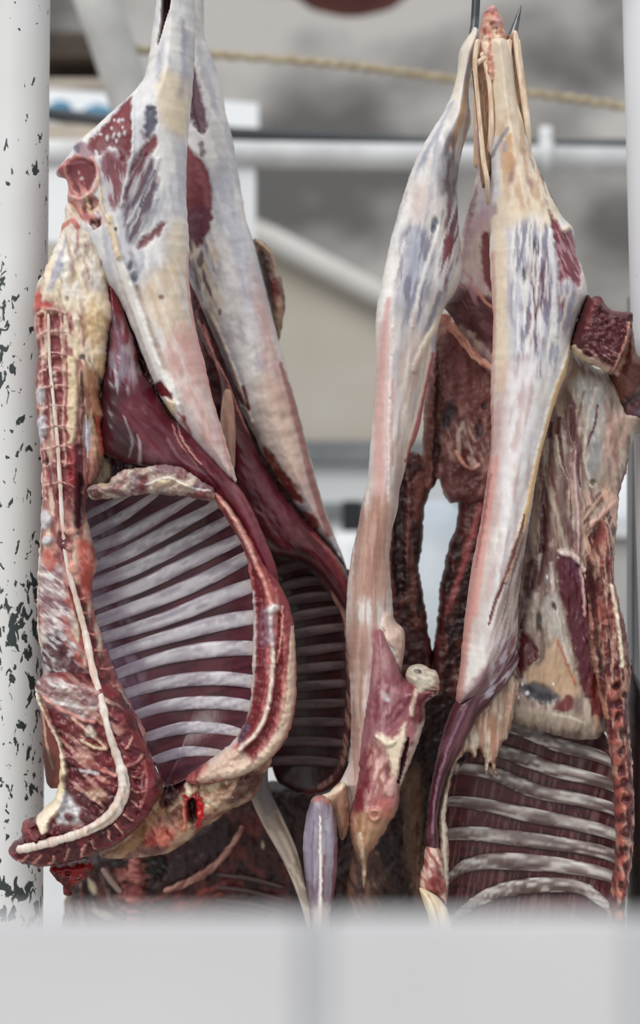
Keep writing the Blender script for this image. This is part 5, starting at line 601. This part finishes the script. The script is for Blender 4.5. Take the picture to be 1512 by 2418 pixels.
plain('concrete', (98, 96, 95), .9, 0, (186, 183, 180), 1.5, .4, .6, .3, (1, 1, 1.4), 8)
plain('sand_wall', (178, 168, 154), .9, 0, (206, 200, 190), 1.3, .35, .65, .2)
plain('coping', (190, 186, 180), .8, 0, (204, 202, 198), 3)
plain('ground', (150, 146, 140), .9, 0, (172, 168, 162), 3)
plain('white_paint', (214, 216, 220), .5, 0, (228, 230, 232), 3)
plain('bright_white', (240, 242, 245), .5)
plain('pipe_grey', (196, 197, 198), .5, 0, (220, 221, 222), 6)
plain('pipe_dull', (158, 157, 154), .6, 0, (186, 185, 182), 5)
plain('cable_black', (54, 58, 62), .5); plain('rope_fibre', (150, 134, 106), .9, 0, (184, 170, 142), 60)
plain('dark_brown', (60, 50, 44), .8, 0, (84, 72, 62), 6); plain('blue_print', (70, 130, 165), .5, 0, (110, 165, 195), 8)
plain('slate', (104, 108, 110), .6, 0, (132, 136, 138), 4); plain('pale_blue', (176, 186, 196), .5, 0, (200, 208, 214), 4); plain('black_plastic', (34, 36, 38), .5)
plain('cloth_red', (112, 66, 62), .9, 0, (134, 84, 78), 8); plain('plank', (176, 164, 148), .8, 0, (196, 186, 172), 4)
plain('board_white', (200, 200, 203), .4, 0, (212, 212, 212), 3.5, .3, .7); plain('batten_grey', (190, 191, 195), .5, 0, (197, 198, 201), 5)

struct(box('floor', None, (-6, -4.5, -.1), (6, 4.2, 0), M['ground'], 0))
struct(box('wall_back', None, (-4, 3.4, 0), (4, 3.6, 4.2), M['concrete'], 0))
Y = 2.9
bank = prism('bank_wall', None, [(-300, 470), (480, 510), (640, 575), (900, 715), (1100, 800), (1512, 830), (1900, 830), (1900, 3020), (-300, 3020)], Y, .3, M['sand_wall'])
for v in bank.data.vertices:
    if v.co.z < .05: v.co.z = 0
tag(bank, 'low beige wall with a sloping top behind the carcasses', 'wall')
cp = [W(480, 500, Y-.06), W(640, 565, Y-.06), W(900, 700, Y-.06), W(1100, 785, Y-.06)]
tube('coping', bank, cp, .036, M['coping'], 16)
t = root('counter', 'pale counter with a dark slate top behind the hanging meat', 'counter', (W(760, 1095, 2.2)[0], 2.4, 0))
a = W(-150, 1095, 2.2); b = W(1560, 1042, 2.2)
box('worktop', t, (a[0]-.03, 2.15, a[2]), (b[0]+.3, 2.8, b[2]), M['slate']); box('front', t, (a[0], 2.2, 0), (b[0]+.25, 2.75, a[2]), M['white_paint'])
box('shelf', t, (a[0]+.02, 2.17, a[2]-.14), (b[0]+.2, 2.2, a[2]-.1), M['slate'])
t = root('canister', 'white canister with a square black cap in front of the pale counter', 'canister', W(832, 1255, 1.9)[:2]+(0,))
x, _, z = W(832, 1255, 1.9); tube('body', t, [(x, 1.9, 0), (x, 1.9, z-.03), (x, 1.9, z)], [.05, .05, .04], M['bright_white'], 24); pbox('cap', t, 808, 1182, 858, 1256, 1.86, .08, M['black_plastic'])
x, _, z = W(1030, 1180, 1.6); t = tube('gas_cylinder', None, [(x, 1.6, 0), (x, 1.6, z-.06), (x, 1.6, z-.02), (x, 1.6, z)], [.085, .085, .06, .02], M['pale_blue'], 28); tag(t, 'pale blue upright cylinder seen through the teardrop gap', 'cylinder')
t = root('cabinet', 'grey cabinet at the right edge behind the carcass', 'cabinet', W(1480, 1240, 1.7)[:2]+(0,))
a = W(1380, 1240, 1.6); b = W(1600, 1240, 1.6); box('body', t, (a[0], 1.6, 0), (b[0], 2.05, a[2]-.03), M['pipe_dull']); box('worktop', t, (a[0]-.02, 1.58, a[2]-.03), (b[0]+.02, 2.07, a[2]), M['pipe_grey'])
s = W(1466, 1172, 1.7); k = kk(1.7)
sk = tube('plastic_sack', None, [(s[0], 1.75, a[2]), (s[0], 1.75, a[2]+.03), (s[0], 1.75, a[2]+.1), (s[0], 1.75, a[2]+.16), (s[0], 1.75, a[2]+.19)], [.035, .055, .055, .035, .008], M['bright_white'], 24); tag(sk, 'bright white rounded sack on the grey cabinet at the right', 'sack')

Y = 1.6
pp = root('rail_pipe', 'pale horizontal pipe crossing behind the hanging carcasses', 'pipe', W(900, 370, Y))
tube('pipe', pp, [W(-200, 358, Y), W(560, 364, Y), W(1600, 380, Y)], 31*kk(Y), M['pipe_grey'], 32)
tube('clamp', pp, [W(1275, 375, Y), W(1305, 375, Y)], 44*kk(Y), M['pipe_grey'], 32)
tube('bracket', pp, [W(1290, 300, Y), W(1290, 372, Y)], 15*kk(Y), M['pipe_grey'], 16)
tag(tube('cable', None, [W(100, 268, Y+.045), W(300, 290, Y+.045), W(560, 316, Y+.045), W(800, 326, Y+.045), W(1060, 342, Y+.045), W(1275, 346, Y+.045), W(1600, 344, Y+.045)], 16*kk(Y), M['cable_black'], 12), 'thick black cable running along above the pale pipe', 'cable')
rp = catmull([(262, 112), (420, 124), (520, 130), (740, 146), (900, 164), (1060, 186), (1240, 218), (1400, 240), (1600, 275)], False, 30)
Y = 1.3535
tag(tube('rope', None, [W(p[0], p[1]+2.5*sin(i*.9), Y) for i, p in enumerate(rp)], 9*kk(Y), M['rope_fibre'], 10), 'straw coloured rope sagging across the grey wall', 'rope')
Y = 1.3
tag(tube('brace_pipe', None, [W(196, -90, Y), W(256, 80, Y), W(330, 300, Y), W(430, 597, Y), W(1223, 2950, Y)], 52*kk(Y), M['pipe_dull'], 32), 'dull grey pipe slanting down at the upper left', 'pipe')
Y = 1.9
bn = root('sign_board', 'white sign strip with blue print behind the left carcass', 'sign', W(360, 260, Y))
prism('panel', bn, [(60, 205), (610, 244), (610, 304), (60, 290)], Y, .02, M['bright_white'])
for x, y, w, h in ((140, 250, 30, 15), (228, 264, 40, 20)):
    prism('blue_print', bn, [(x-w, y+h*.6), (x-w*.7, y-h*.4), (x, y-h), (x+w*.8, y-h*.5), (x+w, y+h*.6)], Y-.006, .006, M['blue_print'])
pbox('lower_plank', bn, 20, 286, 330, 345, 1.9, .03, M['plank'])
pbox('board_panel', pp, 90, 372, 604, 575, 1.6, .02, M['bright_white'])
t = root('recess_shelf', 'dark brown shelf recess with painted roof shadow, upper left behind the slanting pipe', 'shelf', W(160, 150, 2.3))
pbox('back', t, 60, 74, 260, 205, 2.34, .02, M['dark_brown']); pbox('board', t, 60, 122, 260, 134, 2.2, .14, M['dark_brown']); pbox('board', t, 60, 186, 260, 206, 2.2, .14, M['plank'])  # dark brown of the shelf also stands for roof shadow in the hole
rc = tube('hanging_cloth', None, [W(830, y, 2.4) for y in (-160, -80, -20, 10, 28, 34)], [.14, .17, .16, .12, .06, .01], M['cloth_red'], 24); tag(rc, 'dull red bundle hanging at the very top of the picture', 'bundle')

Y = -1.75
t = root('front_board', 'blurred white board close to the camera along the bottom', 'board', W(380, 2300, Y))
pbox('panel', t, -600, 2168, 712, 3900, Y, .02, M['board_white'], .003); pbox('panel', t, 780, 2168, 1486, 3900, Y, .02, M['board_white'], .003)
pbox('batten', t, 704, 2164, 788, 3900, Y+.006, .012, M['batten_grey'], .003); pbox('batten', t, 1478, 2164, 1570, 3900, Y+.006, .012, M['batten_grey'], .003)
for o in list(t.children):
    for v in o.data.vertices:
        if v.co.z+t.location.z < 1.0: v.co.z = -t.location.z

# ================================================================ camera, daylight
cam = bpy.data.cameras.new('camera'); co = bpy.data.objects.new('camera', cam); C.objects.link(co)
co.location = (0, -D0, ZC); co.rotation_euler = (pi/2, 0, 0)
cam.sensor_fit = 'VERTICAL'; cam.sensor_height = 36; cam.lens = 72; cam.clip_start = .05
cam.dof.use_dof = True; cam.dof.focus_distance = 2.98; cam.dof.aperture_fstop = 1.7
sc = bpy.context.scene; sc.camera = co
w = bpy.data.worlds.new('world'); sc.world = w; w.use_nodes = True; nt = w.node_tree; bg = nt.nodes['Background']
tc = nt.nodes.new('ShaderNodeTexCoord'); sx = nt.nodes.new('ShaderNodeSeparateXYZ'); nt.links.new(tc.outputs['Generated'], sx.inputs[0])
mr = nt.nodes.new('ShaderNodeMapRange'); nt.links.new(sx.outputs['Z'], mr.inputs[0]); mr.inputs[1].default_value = -.2; mr.inputs[2].default_value = .9; mr.inputs[3].default_value = .45; mr.inputs[4].default_value = 1.15
nt.links.new(mr.outputs[0], bg.inputs['Strength']); bg.inputs['Color'].default_value = (.95, .975, 1, 1)
sun = bpy.data.lights.new('sun', 'SUN'); sun.energy = 1.6; sun.angle = radians(35); sun.color = (1, .98, .95)
so = bpy.data.objects.new('sun', sun); C.objects.link(so); so.rotation_euler = (radians(52), 0, radians(-28)); so.location = (-2, -3, 4)
sc.view_settings.view_transform = 'Standard'; sc.view_settings.look = 'None'; sc.view_settings.gamma = 1; sc.view_settings.exposure = .03
